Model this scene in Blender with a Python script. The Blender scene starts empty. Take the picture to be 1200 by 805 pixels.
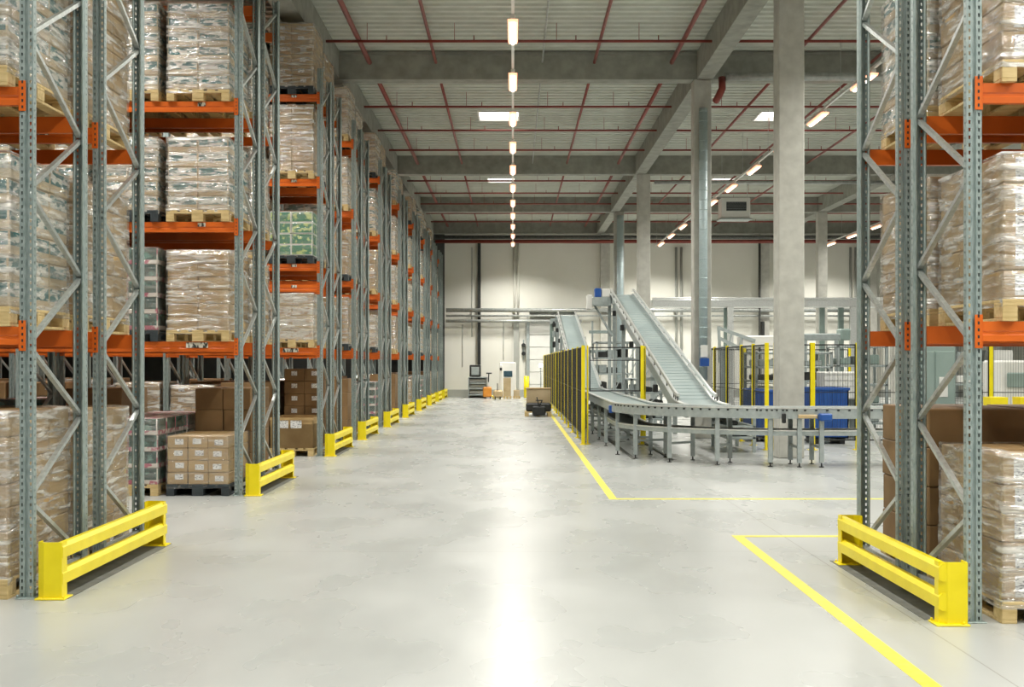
import bpy, bmesh, math, random
from mathutils import Vector, Matrix, noise
R = math.radians
random.seed(7)
SC = bpy.context.scene
COL = SC.collection
CAMZ = 1.7
F = 1400.0

# ------------------------------------------------------------------ camera
cam = bpy.data.cameras.new('camera')
cam.sensor_width = 36; cam.lens = F / 1200 * 36
cam.shift_x = -1 / 1200; cam.shift_y = 22.5 / 1200
cam.clip_end = 300; cam.clip_start = .05
camo = bpy.data.objects.new('camera', cam)
camo.location = (0, 0, CAMZ); camo.rotation_euler = (R(90), 0, 0)
COL.objects.link(camo); SC.camera = camo

# ------------------------------------------------------------------ world, exposure
w = bpy.data.worlds.new('world'); SC.world = w; w.use_nodes = True
bg = w.node_tree.nodes['Background']
bg.inputs[0].default_value = (.93, 1, .95, 1); bg.inputs[1].default_value = .12
SC.view_settings.view_transform = 'Standard'
SC.view_settings.look = 'None'
SC.view_settings.gamma = 1
SC.view_settings.exposure = 0
SC.view_settings.use_curve_mapping = False
SC.cycles.use_denoising = True
SC.cycles.max_bounces = 7
SC.cycles.diffuse_bounces = 4
SC.cycles.glossy_bounces = 3
SC.cycles.transmission_bounces = 3
SC.cycles.transparent_max_bounces = 20
SC.cycles.caustics_reflective = False
SC.cycles.caustics_refractive = False
SC.cycles.sample_clamp_indirect = 6

LAMP_W = 146.0
AISLE_W = 245.0
LAMP_COL = (1.0, .975, .91)

# ------------------------------------------------------------------ materials
def new_mat(name):
    m = bpy.data.materials.new(name); m.use_nodes = True
    nt = m.node_tree
    return m, nt, nt.nodes['Principled BSDF']

def N(nt, t, **kw):
    n = nt.nodes.new(t)
    for k, v in kw.items():
        if k in n.inputs: n.inputs[k].default_value = v
        else: setattr(n, k, v)
    return n

def ramp(nt, fac, stops):
    r = nt.nodes.new('ShaderNodeValToRGB')
    els = r.color_ramp.elements
    while len(els) < len(stops): els.new(.5)
    for e, (p, c) in zip(els, stops):
        e.position = p; e.color = tuple(c) + (1,) if len(c) == 3 else c
    nt.links.new(fac, r.inputs[0])
    return r.outputs[0]

def coords(nt, scale=(1, 1, 1), rand=False, rot=(0, 0, 0)):
    tc = nt.nodes.new('ShaderNodeTexCoord')
    mp = nt.nodes.new('ShaderNodeMapping')
    mp.inputs['Scale'].default_value = scale
    mp.inputs['Rotation'].default_value = rot
    nt.links.new(tc.outputs['Object'], mp.inputs[0])
    if rand:
        oi = nt.nodes.new('ShaderNodeObjectInfo')
        ml = nt.nodes.new('ShaderNodeMath'); ml.operation = 'MULTIPLY'; ml.inputs[1].default_value = 37
        nt.links.new(oi.outputs['Random'], ml.inputs[0])
        nt.links.new(ml.outputs[0], mp.inputs['Location'])
    return mp.outputs[0]

def noisy(name, c1, c2, scale=4, rough=.5, metal=0, bump=0, stretch=(1, 1, 1), rand=False, spec=.5, detail=4, rough2=None):
    m, nt, b = new_mat(name)
    v = coords(nt, stretch, rand)
    n = N(nt, 'ShaderNodeTexNoise', Scale=scale, Detail=detail)
    nt.links.new(v, n.inputs['Vector'])
    nt.links.new(ramp(nt, n.outputs[0], [(.3, c1), (.7, c2)]), b.inputs['Base Color'])
    b.inputs['Roughness'].default_value = rough
    b.inputs['Metallic'].default_value = metal
    b.inputs['Specular IOR Level'].default_value = spec
    if rough2 is not None:
        mr = N(nt, 'ShaderNodeMapRange'); mr.inputs[3].default_value = rough; mr.inputs[4].default_value = rough2
        nt.links.new(n.outputs[0], mr.inputs[0]); nt.links.new(mr.outputs[0], b.inputs['Roughness'])
    if bump:
        bp = N(nt, 'ShaderNodeBump', Strength=bump, Distance=.01)
        nt.links.new(n.outputs[0], bp.inputs['Height']); nt.links.new(bp.outputs[0], b.inputs['Normal'])
    return m

def emit(name, col, s):
    m, nt, b = new_mat(name)
    b.inputs['Base Color'].default_value = (.8, .8, .8, 1)
    b.inputs['Emission Color'].default_value = tuple(col) + (1,)
    b.inputs['Emission Strength'].default_value = s
    return m

M = {}
M['galv'] = noisy('galvanised_steel', (.25, .32, .31), (.42, .49, .475), 60, .38, .4, 0, (1, 1, .25), rough2=.5)
M['brace'] = noisy('bright_steel', (.42, .46, .45), (.60, .64, .62), 30, .33, .6)
M['orange'] = noisy('orange_paint', (.62, .115, .010), (.76, .155, .016), 3, .35, 0, rand=True)
M['yellow'] = noisy('yellow_paint', (.86, .70, .0), (.95, .79, .01), 5, .38, 0)
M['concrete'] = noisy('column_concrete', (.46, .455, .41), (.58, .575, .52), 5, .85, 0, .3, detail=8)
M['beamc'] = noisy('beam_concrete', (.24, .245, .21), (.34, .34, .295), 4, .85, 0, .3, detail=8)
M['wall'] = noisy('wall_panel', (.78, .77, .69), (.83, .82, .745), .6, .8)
M['wallshade'] = noisy('wall_painted_shade', (.06, .065, .06), (.10, .105, .10), 1, .8)  # shade of the unlit far left, put into the wall colour
M['plinth'] = noisy('plinth_grey', (.35, .36, .33), (.42, .43, .39), 2, .8)
M['deck'] = noisy('ceiling_deck', (.50, .52, .45), (.58, .60, .53), 3, .6)
M['redpipe'] = noisy('red_pipe', (.20, .034, .024), (.28, .052, .036), 4, .45)
M['greypipe'] = noisy('grey_pipe', (.35, .37, .35), (.5, .52, .5), 10, .4, .4)
M['darkpipe'] = noisy('dark_pipe', (.05, .055, .05), (.11, .11, .10), 10, .5)
M['white'] = noisy('white_enamel', (.74, .74, .70), (.80, .80, .76), 3, .4)
M['alu'] = noisy('aluminium_rail', (.70, .72, .70), (.82, .84, .82), 20, .3, .5)
M['steelgrey'] = noisy('machine_grey', (.36, .41, .41), (.47, .52, .51), 12, .4, .35)
M['belt'] = noisy('conveyor_belt', (.32, .39, .39), (.42, .49, .48), 1.5, .33, .1, 0, (1, .3, 1))
M['beltdark'] = noisy('dark_belt', (.10, .10, .09), (.16, .15, .13), 6, .5)
M['black'] = noisy('black_plastic', (.012, .014, .014), (.03, .032, .03), 8, .5)
M['blackp'] = noisy('pallet_black', (.02, .03, .035), (.05, .065, .07), 8, .55)
M['blue'] = noisy('blue_plastic', (.012, .07, .30), (.02, .10, .38), 5, .4)
M['cabinet'] = noisy('cabinet_green_grey', (.24, .32, .29), (.30, .38, .35), 2, .45)
M['wood'] = noisy('pallet_wood', (.50, .36, .15), (.70, .54, .27), 5, .7, 0, .2, (1, 6, 6), rand=True)
M['kraft'] = noisy('kraft_board', (.35, .220, .088), (.50, .345, .155), 2.2, .65, 0, 0, rand=True)
M['kraftd'] = noisy('dark_kraft_board', (.20, .115, .045), (.29, .175, .075), 2.2, .65, 0, 0, rand=True)
M['kraftp'] = noisy('pale_kraft_board', (.46, .35, .20), (.63, .51, .33), 2.2, .6, 0, 0, rand=True)
M['tape'] = noisy('packing_tape', (.55, .40, .2), (.62, .47, .27), 6, .25)
M['lampbody'] = noisy('lamp_housing', (.70, .70, .66), (.76, .76, .72), 4, .4)
M['lampglow'] = emit('lamp_diffuser', (1, .34, .17), 2.2)
M['lampcore'] = emit('lamp_tube', (1, .80, .62), 5)
M['spot'] = emit('spotlight_lens', (1, .95, .85), 8)
M['sky'] = emit('skylight_pane', (1, .97, .92), 3.0)
M['orangev'] = noisy('truck_orange', (.75, .27, .03), (.85, .35, .05), 5, .4)
M['screen'] = noisy('screen_glass', (.02, .05, .07), (.05, .10, .13), 5, .1)
M['lineyellow'] = noisy('floor_paint_yellow', (.78, .68, .05), (.88, .78, .12), 20, .45)
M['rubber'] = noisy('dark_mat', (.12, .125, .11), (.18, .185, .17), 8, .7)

def speckle(name, base, marks, scale, stretch, rough=.5, lo=.5, hi=.54):
    """a printed surface: marks of one ink on a base colour"""
    m, nt, b = new_mat(name)
    v = coords(nt, stretch, True)
    n = N(nt, 'ShaderNodeTexNoise', Scale=scale, Detail=3)
    nt.links.new(v, n.inputs['Vector'])
    nt.links.new(ramp(nt, n.outputs[0], [(lo, base), (hi, marks)]), b.inputs['Base Color'])
    b.inputs['Roughness'].default_value = rough
    return m
M['tealband'] = speckle('teal_print', (.66, .65, .58), (.03, .14, .14), 16, (.5, .5, 1.6), lo=.46, hi=.52)
M['label'] = speckle('printed_label', (.80, .80, .78), (.16, .16, .18), 40, (1, 1, 3), lo=.55, hi=.6)
M['code'] = speckle('location_code', (.78, .76, .66), (.05, .06, .05), 38, (1, 1, .35), lo=.5, hi=.54)
M['drinks'] = speckle('bottle_pack', (.015, .06, .05), (.12, .26, .22), 9, (1, 1, 1), .3, .5, .62)
M['greenshade'] = speckle('green_print', (.02, .19, .10), (.50, .60, .22), 9, (1, 1, 1.4), .4, .53, .60)
M['pinkband'] = speckle('pink_band', (.70, .64, .58), (.45, .10, .16), 7, (1, 1, 1), .4, .5, .56)
M['paleprint'] = speckle('pale_print', (.66, .63, .55), (.40, .26, .14), 4, (1, 1, 2), .5, .52, .60)

def film_mat(name, amount, gloss=.15, tint=(.88, .86, .79)):
    m, nt, b = new_mat(name)
    out = nt.nodes['Material Output']
    v = coords(nt, (.8, .8, 4.5), True, (R(16), R(9), 0))
    n = N(nt, 'ShaderNodeTexNoise', Scale=3.2, Detail=4, Roughness=.55, Distortion=.8)
    nt.links.new(v, n.inputs['Vector'])
    v2 = coords(nt, (1.0, 1.0, 9), True, (R(-9), R(-7), 0))
    n2 = N(nt, 'ShaderNodeTexNoise', Scale=3, Detail=3)
    nt.links.new(v2, n2.inputs['Vector'])
    mx = N(nt, 'ShaderNodeMath', operation='MULTIPLY')
    nt.links.new(n.outputs[0], mx.inputs[0]); nt.links.new(n2.outputs[0], mx.inputs[1])
    mr = N(nt, 'ShaderNodeMapRange')
    mr.inputs[1].default_value = .21; mr.inputs[2].default_value = .40
    mr.inputs[3].default_value = .06; mr.inputs[4].default_value = amount
    nt.links.new(mx.outputs[0], mr.inputs[0])
    b.inputs['Base Color'].default_value = tuple(tint) + (1,)
    b.inputs['Roughness'].default_value = .22
    b.inputs['Specular IOR Level'].default_value = .9
    bp = N(nt, 'ShaderNodeBump', Strength=1, Distance=.04)
    nt.links.new(n.outputs[0], bp.inputs['Height']); nt.links.new(bp.outputs[0], b.inputs['Normal'])
    tr = N(nt, 'ShaderNodeBsdfTransparent')
    ms = N(nt, 'ShaderNodeMixShader')
    nt.links.new(mr.outputs[0], ms.inputs[0]); nt.links.new(tr.outputs[0], ms.inputs[1]); nt.links.new(b.outputs[0], ms.inputs[2])
    gl = N(nt, 'ShaderNodeBsdfGlossy', Roughness=.12); nt.links.new(bp.outputs[0], gl.inputs['Normal'])
    gl.inputs['Color'].default_value = (1, 1, 1, 1)
    m2 = N(nt, 'ShaderNodeMixShader'); m2.inputs[0].default_value = gloss
    nt.links.new(ms.outputs[0], m2.inputs[1]); nt.links.new(gl.outputs[0], m2.inputs[2])
    nt.links.new(m2.outputs[0], out.inputs[0])
    return m
M['film'] = film_mat('stretch_film', .85, .20)
M['filmthin'] = film_mat('thin_stretch_film', .24, .08)

def floor_mat():
    m, nt, b = new_mat('polished_concrete_floor')
    v = coords(nt, (1, .5, 1))
    n = N(nt, 'ShaderNodeTexNoise', Scale=.45, Detail=3, Roughness=.5); nt.links.new(v, n.inputs['Vector'])
    n2 = N(nt, 'ShaderNodeTexNoise', Scale=1.3, Detail=3.5, Roughness=.5); nt.links.new(v, n2.inputs['Vector'])
    c1 = ramp(nt, n.outputs[0], [(.25, (.43, .445, .43)), (.75, (.55, .565, .545))])
    c2 = ramp(nt, n2.outputs[0], [(.2, (.84, .845, .845)), (.8, (1.04, 1.04, 1.04))])
    mix = N(nt, 'ShaderNodeMix', data_type='RGBA', blend_type='MULTIPLY'); mix.inputs[0].default_value = 1
    nt.links.new(c1, mix.inputs[6]); nt.links.new(c2, mix.inputs[7])
    # saw-cut joints
    tc = nt.nodes.new('ShaderNodeTexCoord'); sx = nt.nodes.new('ShaderNodeSeparateXYZ')
    nt.links.new(tc.outputs['Object'], sx.inputs[0])
    def joint(sock, off, period):
        a = N(nt, 'ShaderNodeMath', operation='SUBTRACT'); a.inputs[1].default_value = off; nt.links.new(sock, a.inputs[0])
        p = N(nt, 'ShaderNodeMath', operation='PINGPONG'); p.inputs[1].default_value = period / 2; nt.links.new(a.outputs[0], p.inputs[0])
        l = N(nt, 'ShaderNodeMath', operation='LESS_THAN'); l.inputs[1].default_value = .005; nt.links.new(p.outputs[0], l.inputs[0])
        return l.outputs[0]
    j = N(nt, 'ShaderNodeMath', operation='MAXIMUM')
    nt.links.new(joint(sx.outputs[1], 10.75, 5.4), j.inputs[0]); nt.links.new(joint(sx.outputs[0], 2.65, 13.6), j.inputs[1])
    mix2 = N(nt, 'ShaderNodeMix', data_type='RGBA'); mix2.inputs[7].default_value = (.30, .30, .28, 1)
    nt.links.new(j.outputs[0], mix2.inputs[0]); nt.links.new(mix.outputs[2], mix2.inputs[6])
    nt.links.new(mix2.outputs[2], b.inputs['Base Color'])
    mr = N(nt, 'ShaderNodeMapRange'); mr.inputs[3].default_value = .20; mr.inputs[4].default_value = .36
    nt.links.new(n2.outputs[0], mr.inputs[0]); nt.links.new(mr.outputs[0], b.inputs['Roughness'])
    b.inputs['Specular IOR Level'].default_value = .36
    return m
M['floor'] = floor_mat()

# ------------------------------------------------------------------ mesh helpers
class MB:
    """collects simple shapes into one mesh"""
    def __init__(s): s.v = []; s.f = []; s.mi = []; s.sm = []
    def add(s, vs, fs, mi=0, smooth=False):
        o = len(s.v); s.v += [tuple(p) for p in vs]
        for f in fs: s.f.append([i + o for i in f]); s.mi.append(mi); s.sm.append(smooth)
        return s
    def box(s, x0, x1, y0, y1, z0, z1, mi=0):
        vs = [(x, y, z) for z in (z0, z1) for y in (y0, y1) for x in (x0, x1)]
        return s.add(vs, [(0, 2, 3, 1), (4, 5, 7, 6), (0, 1, 5, 4), (2, 6, 7, 3), (0, 4, 6, 2), (1, 3, 7, 5)], mi)
    def cbox(s, x0, x1, y0, y1, z0, z1, c=.006, mi=0):
        """box with chamfered edges: 24 vertices"""
        X = (x0, x1); Y = (y0, y1); Z = (z0, z1); vs = []; idx = {}
        for i in (0, 1):
            for j in (0, 1):
                for k in (0, 1):
                    sx = c if i == 0 else -c; sy = c if j == 0 else -c; sz = c if k == 0 else -c
                    for a, p in enumerate(((X[i], Y[j] + sy, Z[k] + sz), (X[i] + sx, Y[j], Z[k] + sz), (X[i] + sx, Y[j] + sy, Z[k]))):
                        idx[i, j, k, a] = len(vs); vs.append(p)
        g = lambda i, j, k, a: idx[i, j, k, a]
        fs = []
        for i in (0, 1):
            q = [g(i, 0, 0, 0), g(i, 0, 1, 0), g(i, 1, 1, 0), g(i, 1, 0, 0)]; fs.append(q if i == 0 else q[::-1])
            q = [g(0, i, 0, 1), g(1, i, 0, 1), g(1, i, 1, 1), g(0, i, 1, 1)]; fs.append(q if i == 0 else q[::-1])
            q = [g(0, 0, i, 2), g(0, 1, i, 2), g(1, 1, i, 2), g(1, 0, i, 2)]; fs.append(q if i == 0 else q[::-1])
        for a in (0, 1):
            for b in (0, 1):
                fs.append([g(a, b, 0, 0), g(a, b, 1, 0), g(a, b, 1, 1), g(a, b, 0, 1)])
                fs.append([g(a, 0, b, 0), g(a, 1, b, 0), g(a, 1, b, 2), g(a, 0, b, 2)])
                fs.append([g(0, a, b, 1), g(1, a, b, 1), g(1, a, b, 2), g(0, a, b, 2)])
                for k in (0, 1): fs.append([g(a, b, k, 0), g(a, b, k, 1), g(a, b, k, 2)])
        return s.add(vs, fs, mi)
    def bar(s, a, b, w, h=None, mi=0, up=(0, 0, 1)):
        """rectangular bar from a to b"""
        a = Vector(a); b = Vector(b); h = h or w
        d = (b - a).normalized(); u = Vector(up)
        if abs(d.dot(u)) > .95: u = Vector((0, 1, 0))
        x = d.cross(u).normalized() * (w / 2); y = d.cross(x).normalized() * (h / 2)
        vs = [p + sx * x + sy * y for p in (a, b) for sx, sy in ((-1, -1), (1, -1), (1, 1), (-1, 1))]
        return s.add(vs, [(0, 1, 2, 3), (7, 6, 5, 4), (0, 4, 5, 1), (1, 5, 6, 2), (2, 6, 7, 3), (3, 7, 4, 0)], mi)
    def tube(s, pts, r, n=8, mi=0, caps=True):
        pts = [Vector(p) for p in pts]; rings = []; vs = []
        for i, p in enumerate(pts):
            d = (pts[min(i + 1, len(pts) - 1)] - pts[max(i - 1, 0)]).normalized()
            u = Vector((0, 0, 1)) if abs(d.z) < .9 else Vector((0, 1, 0))
            x = d.cross(u).normalized(); y = d.cross(x).normalized()
            rr = r[i] if isinstance(r, (list, tuple)) else r
            for k in range(n):
                t = 2 * math.pi * k / n; vs.append(p + x * math.cos(t) * rr + y * math.sin(t) * rr)
        fs = []
        for i in range(len(pts) - 1):
            for k in range(n):
                k2 = (k + 1) % n; fs.append((i * n + k, i * n + k2, (i + 1) * n + k2, (i + 1) * n + k))
        o = len(s.v); s.add(vs, fs, mi, True)
        if caps:
            s.f.append([o + k for k in range(n)][::-1]); s.mi.append(mi); s.sm.append(False)
            s.f.append([o + (len(pts) - 1) * n + k for k in range(n)]); s.mi.append(mi); s.sm.append(False)
        return s
    def sweep(s, prof, path, mi=0, closed=True):
        """profile (lateral offset to the right of travel, height) swept along a path"""
        P = [Vector(p) for p in path]; n = len(prof); vs = []
        for i, p in enumerate(P):
            a = P[max(i - 1, 0)]; b = P[min(i + 1, len(P) - 1)]
            d = Vector((b.x - a.x, b.y - a.y, 0)).normalized(); r = Vector((d.y, -d.x, 0))
            for (o, z) in prof: vs.append(p + r * o + Vector((0, 0, z)))
        fs = []
        for i in range(len(P) - 1):
            for k in range(n if closed else n - 1):
                k2 = (k + 1) % n; fs.append((i * n + k, i * n + k2, (i + 1) * n + k2, (i + 1) * n + k))
        if closed: fs += [tuple(range(n))[::-1], tuple((len(P) - 1) * n + k for k in range(n))]
        return s.add(vs, fs, mi)
    def prism(s, poly, axis, a, b, mi=0):
        """polygon extruded along an axis: poly in the two other axes, in order"""
        def pt(u, v, t): return (t, u, v) if axis == 0 else (u, t, v) if axis == 1 else (u, v, t)
        n = len(poly); vs = [pt(u, v, a) for u, v in poly] + [pt(u, v, b) for u, v in poly]
        fs = [tuple(range(n)), tuple(range(2 * n - 1, n - 1, -1))] + [(k, (k + 1) % n + 0, (k + 1) % n + n, k + n) for k in range(n)]
        return s.add(vs, fs, mi)
    def mesh(s, name, mats, fix=True):
        me = bpy.data.meshes.new(name); me.from_pydata(s.v, [], s.f)
        for m in (mats if isinstance(mats, (list, tuple)) else [mats]): me.materials.append(M[m] if isinstance(m, str) else m)
        me.polygons.foreach_set('material_index', s.mi); me.polygons.foreach_set('use_smooth', s.sm)
        if fix:
            bm = bmesh.new(); bm.from_mesh(me); bmesh.ops.recalc_face_normals(bm, faces=bm.faces); bm.to_mesh(me); bm.free()
        me.update(); return me
    def build(s, name, mats, parent=None, loc=(0, 0, 0), rz=0):
        return put(name, s.mesh(name, mats), parent, loc, rz)

def put(name, me, parent=None, loc=(0, 0, 0), rz=0):
    o = bpy.data.objects.new(name, me); COL.objects.link(o)
    o.location = loc; o.rotation_euler[2] = rz
    if parent: o.parent = parent
    return o

def tag(o, label, cat, group=None, kind=None):
    o['label'] = label; o['category'] = cat
    if group: o['group'] = group
    if kind: o['kind'] = kind
    return o

def thing(name, label, cat, loc=(0, 0, 0), group=None, rz=0):
    o = bpy.data.objects.new(name, None); COL.objects.link(o); o.location = loc; o.rotation_euler[2] = rz
    o.empty_display_size = .2
    return tag(o, label, cat, group)

def struct(name, mb, mats, label=None, fix=True):
    o = put(name, mb.mesh(name, mats, fix)); o['kind'] = 'structure'
    if label: o['label'] = label
    return o

def copy_tree(o, parent=None, loc=None):
    c = o.copy(); COL.objects.link(c)
    if parent: c.parent = parent
    if loc is not None: c.location = loc
    for ch in list(o.children): copy_tree(ch, c)
    return c

# ------------------------------------------------------------------ the setting
WALLY = 59.5; DECK = 8.7; BEAMB = 8.08
XL, XR = -30.0, 32.0
struct('floor', MB().box(XL, XR, -6, WALLY, -.2, 0), 'floor')
struct('wall_back_left', MB().box(XL, -3.4, WALLY, WALLY + .3, 0, DECK + .4), 'wallshade')  # left end of the back wall, coloured dark to stand for missing light
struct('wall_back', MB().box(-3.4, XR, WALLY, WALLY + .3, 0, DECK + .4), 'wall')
struct('wall_left', MB().box(XL - .3, XL, -6, WALLY, 0, DECK + .4), 'wallshade')  # same painted shade as the back wall's left end
struct('wall_right', MB().box(XR, XR + .3, -6, WALLY, 0, DECK + .4), 'wall')
struct('baseboard_back', MB().box(XL, XR, WALLY - .06, WALLY, 0, .36), 'plinth')
# corrugated deck: trapezoid ribs running across the hall, openings left for the skylights
SKY = [(-.95, .15, 33.3, 34.5), (-.95, .05, 45.3, 46.3), (6.95, 8.05, 33.3, 34.5), (7.6, 8.4, 45.3, 46.3)]
mb = MB(); P = .32
def rib_span(x0, x1, ya, yb):
    y = ya
    while y < yb - 1e-6:
        p = min(P, yb - y)
        pr = [(y, DECK), (y + .42 * p, DECK), (y + .52 * p, DECK + .07), (y + .9 * p, DECK + .07), (y + p, DECK)]
        mb.add([(x, a, z) for x in (x0, x1) for a, z in pr], [(k, k + 1, k + 6, k + 5) for k in range(4)])
        y += p
y = -6
ys = sorted({-6.0, WALLY} | {s for k in SKY for s in k[2:]})
for ya, yb in zip(ys[:-1], ys[1:]):
    cuts = sorted([(k[0], k[1]) for k in SKY if k[2] <= ya + .01 and k[3] >= yb - .01]); x = XL
    for a, b in cuts: rib_span(x, a, ya, yb); x = b
    rib_span(x, XR, ya, yb)
mb.box(XL, XR, -6, WALLY, DECK + .5, DECK + .52)
struct('ceiling', mb, 'deck', fix=False)
for i, (x0, x1, y0, y1) in enumerate(SKY):
    fr = MB()
    for a in ((x0 - .04, x0, y0, y1), (x1, x1 + .04, y0, y1), (x0 - .04, x1 + .04, y0 - .04, y0), (x0 - .04, x1 + .04, y1, y1 + .04)):
        fr.box(a[0], a[1], a[2], a[3], DECK - .02, DECK + .2)
    fo = struct('window_%d' % (i + 1), fr, 'white')
    MB().box(x0, x1, y0, y1, DECK + .1, DECK + .12).build('pane', 'sky', fo)

# concrete beams
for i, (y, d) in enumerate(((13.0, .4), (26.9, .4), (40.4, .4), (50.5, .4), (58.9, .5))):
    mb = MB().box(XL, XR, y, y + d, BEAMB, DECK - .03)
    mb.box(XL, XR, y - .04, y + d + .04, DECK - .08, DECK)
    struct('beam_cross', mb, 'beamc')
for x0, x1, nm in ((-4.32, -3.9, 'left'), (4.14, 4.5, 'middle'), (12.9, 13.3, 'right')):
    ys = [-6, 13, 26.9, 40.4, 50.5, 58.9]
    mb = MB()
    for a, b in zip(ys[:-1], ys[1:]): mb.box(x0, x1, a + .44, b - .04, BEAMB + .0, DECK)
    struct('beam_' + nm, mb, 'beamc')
for (x, y, wx, wy, top) in ((4.72, 21.2, .455, .45, DECK), (4.07, 26.9, .40, .4, BEAMB), (4.23, 40.4, .42, .4, BEAMB), (4.29, 50.5, .42, .4, BEAMB)):
    struct('column', MB().cbox(x, x + wx, y, y + wy, 0, top, .015), 'concrete')
for x in (4.35, 12.25, 17.6, 24):
    struct('pilaster', MB().box(x, x + .45, WALLY - .35, WALLY, 0, BEAMB), 'concrete')
for y in (13, 26.9, 40.4, 50.5):
    struct('column', MB().cbox(12.9, 13.3, y, y + .4, 0, BEAMB, .015), 'concrete')
# floor markings
def line(name, x0, x1, y0, y1, label):
    o = struct(name, MB().box(x0, x1, y0, y1, 0, .0025), 'lineyellow', label)
mb = MB().box(1.2, 1.3, 14.85, 44, 0, .0025).box(1.3, 12, 14.85, 14.95, 0, .0025)
struct('trim_1', mb, 'lineyellow', 'long yellow floor line turning right in front of the conveyor')
mb = MB().box(2.15, 2.25, -2, 11.75, 0, .0025).box(2.25, 7, 11.65, 11.75, 0, .0025)
struct('trim_2', mb, 'lineyellow', 'yellow floor line around the near right rack end')
# dock door in the back wall
def sectional_door(x0, x1, ztop, n, name):
    mb = MB()
    h = ztop / n
    for k in range(n): mb.cbox(x0, x1, WALLY - .1, WALLY - .02, k * h + .012, (k + 1) * h - .012, .01)
    d = struct(name, mb, 'white')
    f = MB().box(x0 - .14, x0, WALLY - .16, WALLY, 0, ztop + .15).box(x1, x1 + .14, WALLY - .16, WALLY, 0, ztop + .15).box(x0, x1, WALLY - .16, WALLY, ztop, ztop + .15)
    f.build('door_frame', 'steelgrey', d)
    MB().tube([(x0, WALLY - .2, ztop + .45), (x1, WALLY - .2, ztop + .45)], .14, 12).build('shutter_roller', 'greypipe', d)
sectional_door(.82, 3.1, 3.7, 6, 'door_1')
sectional_door(19.0, 22.0, 3.7, 6, 'door_2')

# ------------------------------------------------------------------ strip lights
LZ = CAMZ + 5.6
def lamp_proto():
    body = MB().cbox(-.04, .04, -.68, .68, .015, .09, .01).mesh('lamp_housing', 'lampbody')
    diff = MB().prism([(-.085, .015), (.085, .015), (.07, -.03), (-.07, -.03)], 1, -.68, .68).mesh('diffuser', 'lampglow')
    tube = MB().prism([(-.032, -.03), (.032, -.03), (.024, -.055), (-.024, -.055)], 1, -.66, .66).mesh('light_tube', 'lampcore')
    return body, diff, tube
lbody, ldiff, ltube = lamp_proto()
def strip_lamp(x, y, label, group):
    t = thing('strip_light', label, 'light', (x, y, LZ), group)
    put('housing', lbody, t); put('light_tube', ltube, put('diffuser', ldiff, t))
    l = bpy.data.lights.new('lamp_light', 'AREA'); l.shape = 'RECTANGLE'; l.size = .05; l.size_y = 1.3
    l.energy = LAMP_W * (2.2 if y > 56 else 1); l.color = LAMP_COL; l.spread = R(135 if y > 56 else 158)
    lo = bpy.data.objects.new('lamp_light', l); COL.objects.link(lo); lo.parent = t; lo.location = (0, 0, -.06)
ordn = ['nearest', 'second', 'third', 'fourth', 'fifth', 'sixth', 'seventh', 'eighth', 'ninth', 'tenth', 'eleventh', 'twelfth', 'thirteenth', 'fourteenth', 'fifteenth', 'sixteenth', 'seventeenth', 'eighteenth']
for x, nm, first in ((0, 'above the main aisle', -6), (7.0, 'above the conveyor hall', -6), (15.0, 'far right behind the columns', -4)):
    tr = MB().box(-.025, .025, 20.2 + 3.62 * first - 1, 58.6, LZ + .1, LZ + .15)
    t = thing('light_trunking', 'straight white light trunking rail hung ' + nm, 'trunking', (x, 0, 0))
    tr.build('rail', 'lampbody', t)
    wire = MB().tube([(0, 0, LZ + .15), (0, 0, DECK)], .006, 5).mesh('hanger_wire', 'greypipe')
    for k in range(first, 11): put('hanger_wire', wire, t, (0, 20.2 + 3.62 * k + 1.7, 0))
    vis = 0
    for k in range(first, 11):
        y = 20.2 + 3.62 * k
        seen = y * 1 > 18.5 if x == 0 else y > x * 2.0
        lab = ('%s strip light %s in the picture' % (ordn[vis], nm)) if seen else 'strip light %s, out of the picture' % nm
        if seen: vis += 1
        strip_lamp(x, y, lab, 'strip lights ' + nm)

# ------------------------------------------------------------------ pallets and loads
def pallet_mesh(mat, name='pallet'):
    """0.8 wide (x), 1.2 deep (y), 0.144 high"""
    mb = MB()
    for k in range(5):
        wd = .145 if k % 2 == 0 else .1
        cx = (-.3275, -.17, 0, .17, .3275)[k]
        mb.cbox(cx - wd / 2, cx + wd / 2, -.6, .6, .122, .144, .003)
    for cy in (-.5275, 0, .5275): mb.cbox(-.4, .4, cy - .0725, cy + .0725, .1, .122, .003)
    for cx, wx in ((-.35, .1), (0, .145), (.35, .1)):
        for cy in (-.5275, 0, .5275): mb.cbox(cx - wx / 2, cx + wx / 2, cy - .0725, cy + .0725, .022, .1, .004)
        mb.cbox(cx - wx / 2, cx + wx / 2, -.6, .6, 0, .022, .003)
    return mb.mesh(name, mat)
PAL = {'wood': pallet_mesh('wood'), 'black': pallet_mesh('blackp')}

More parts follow.
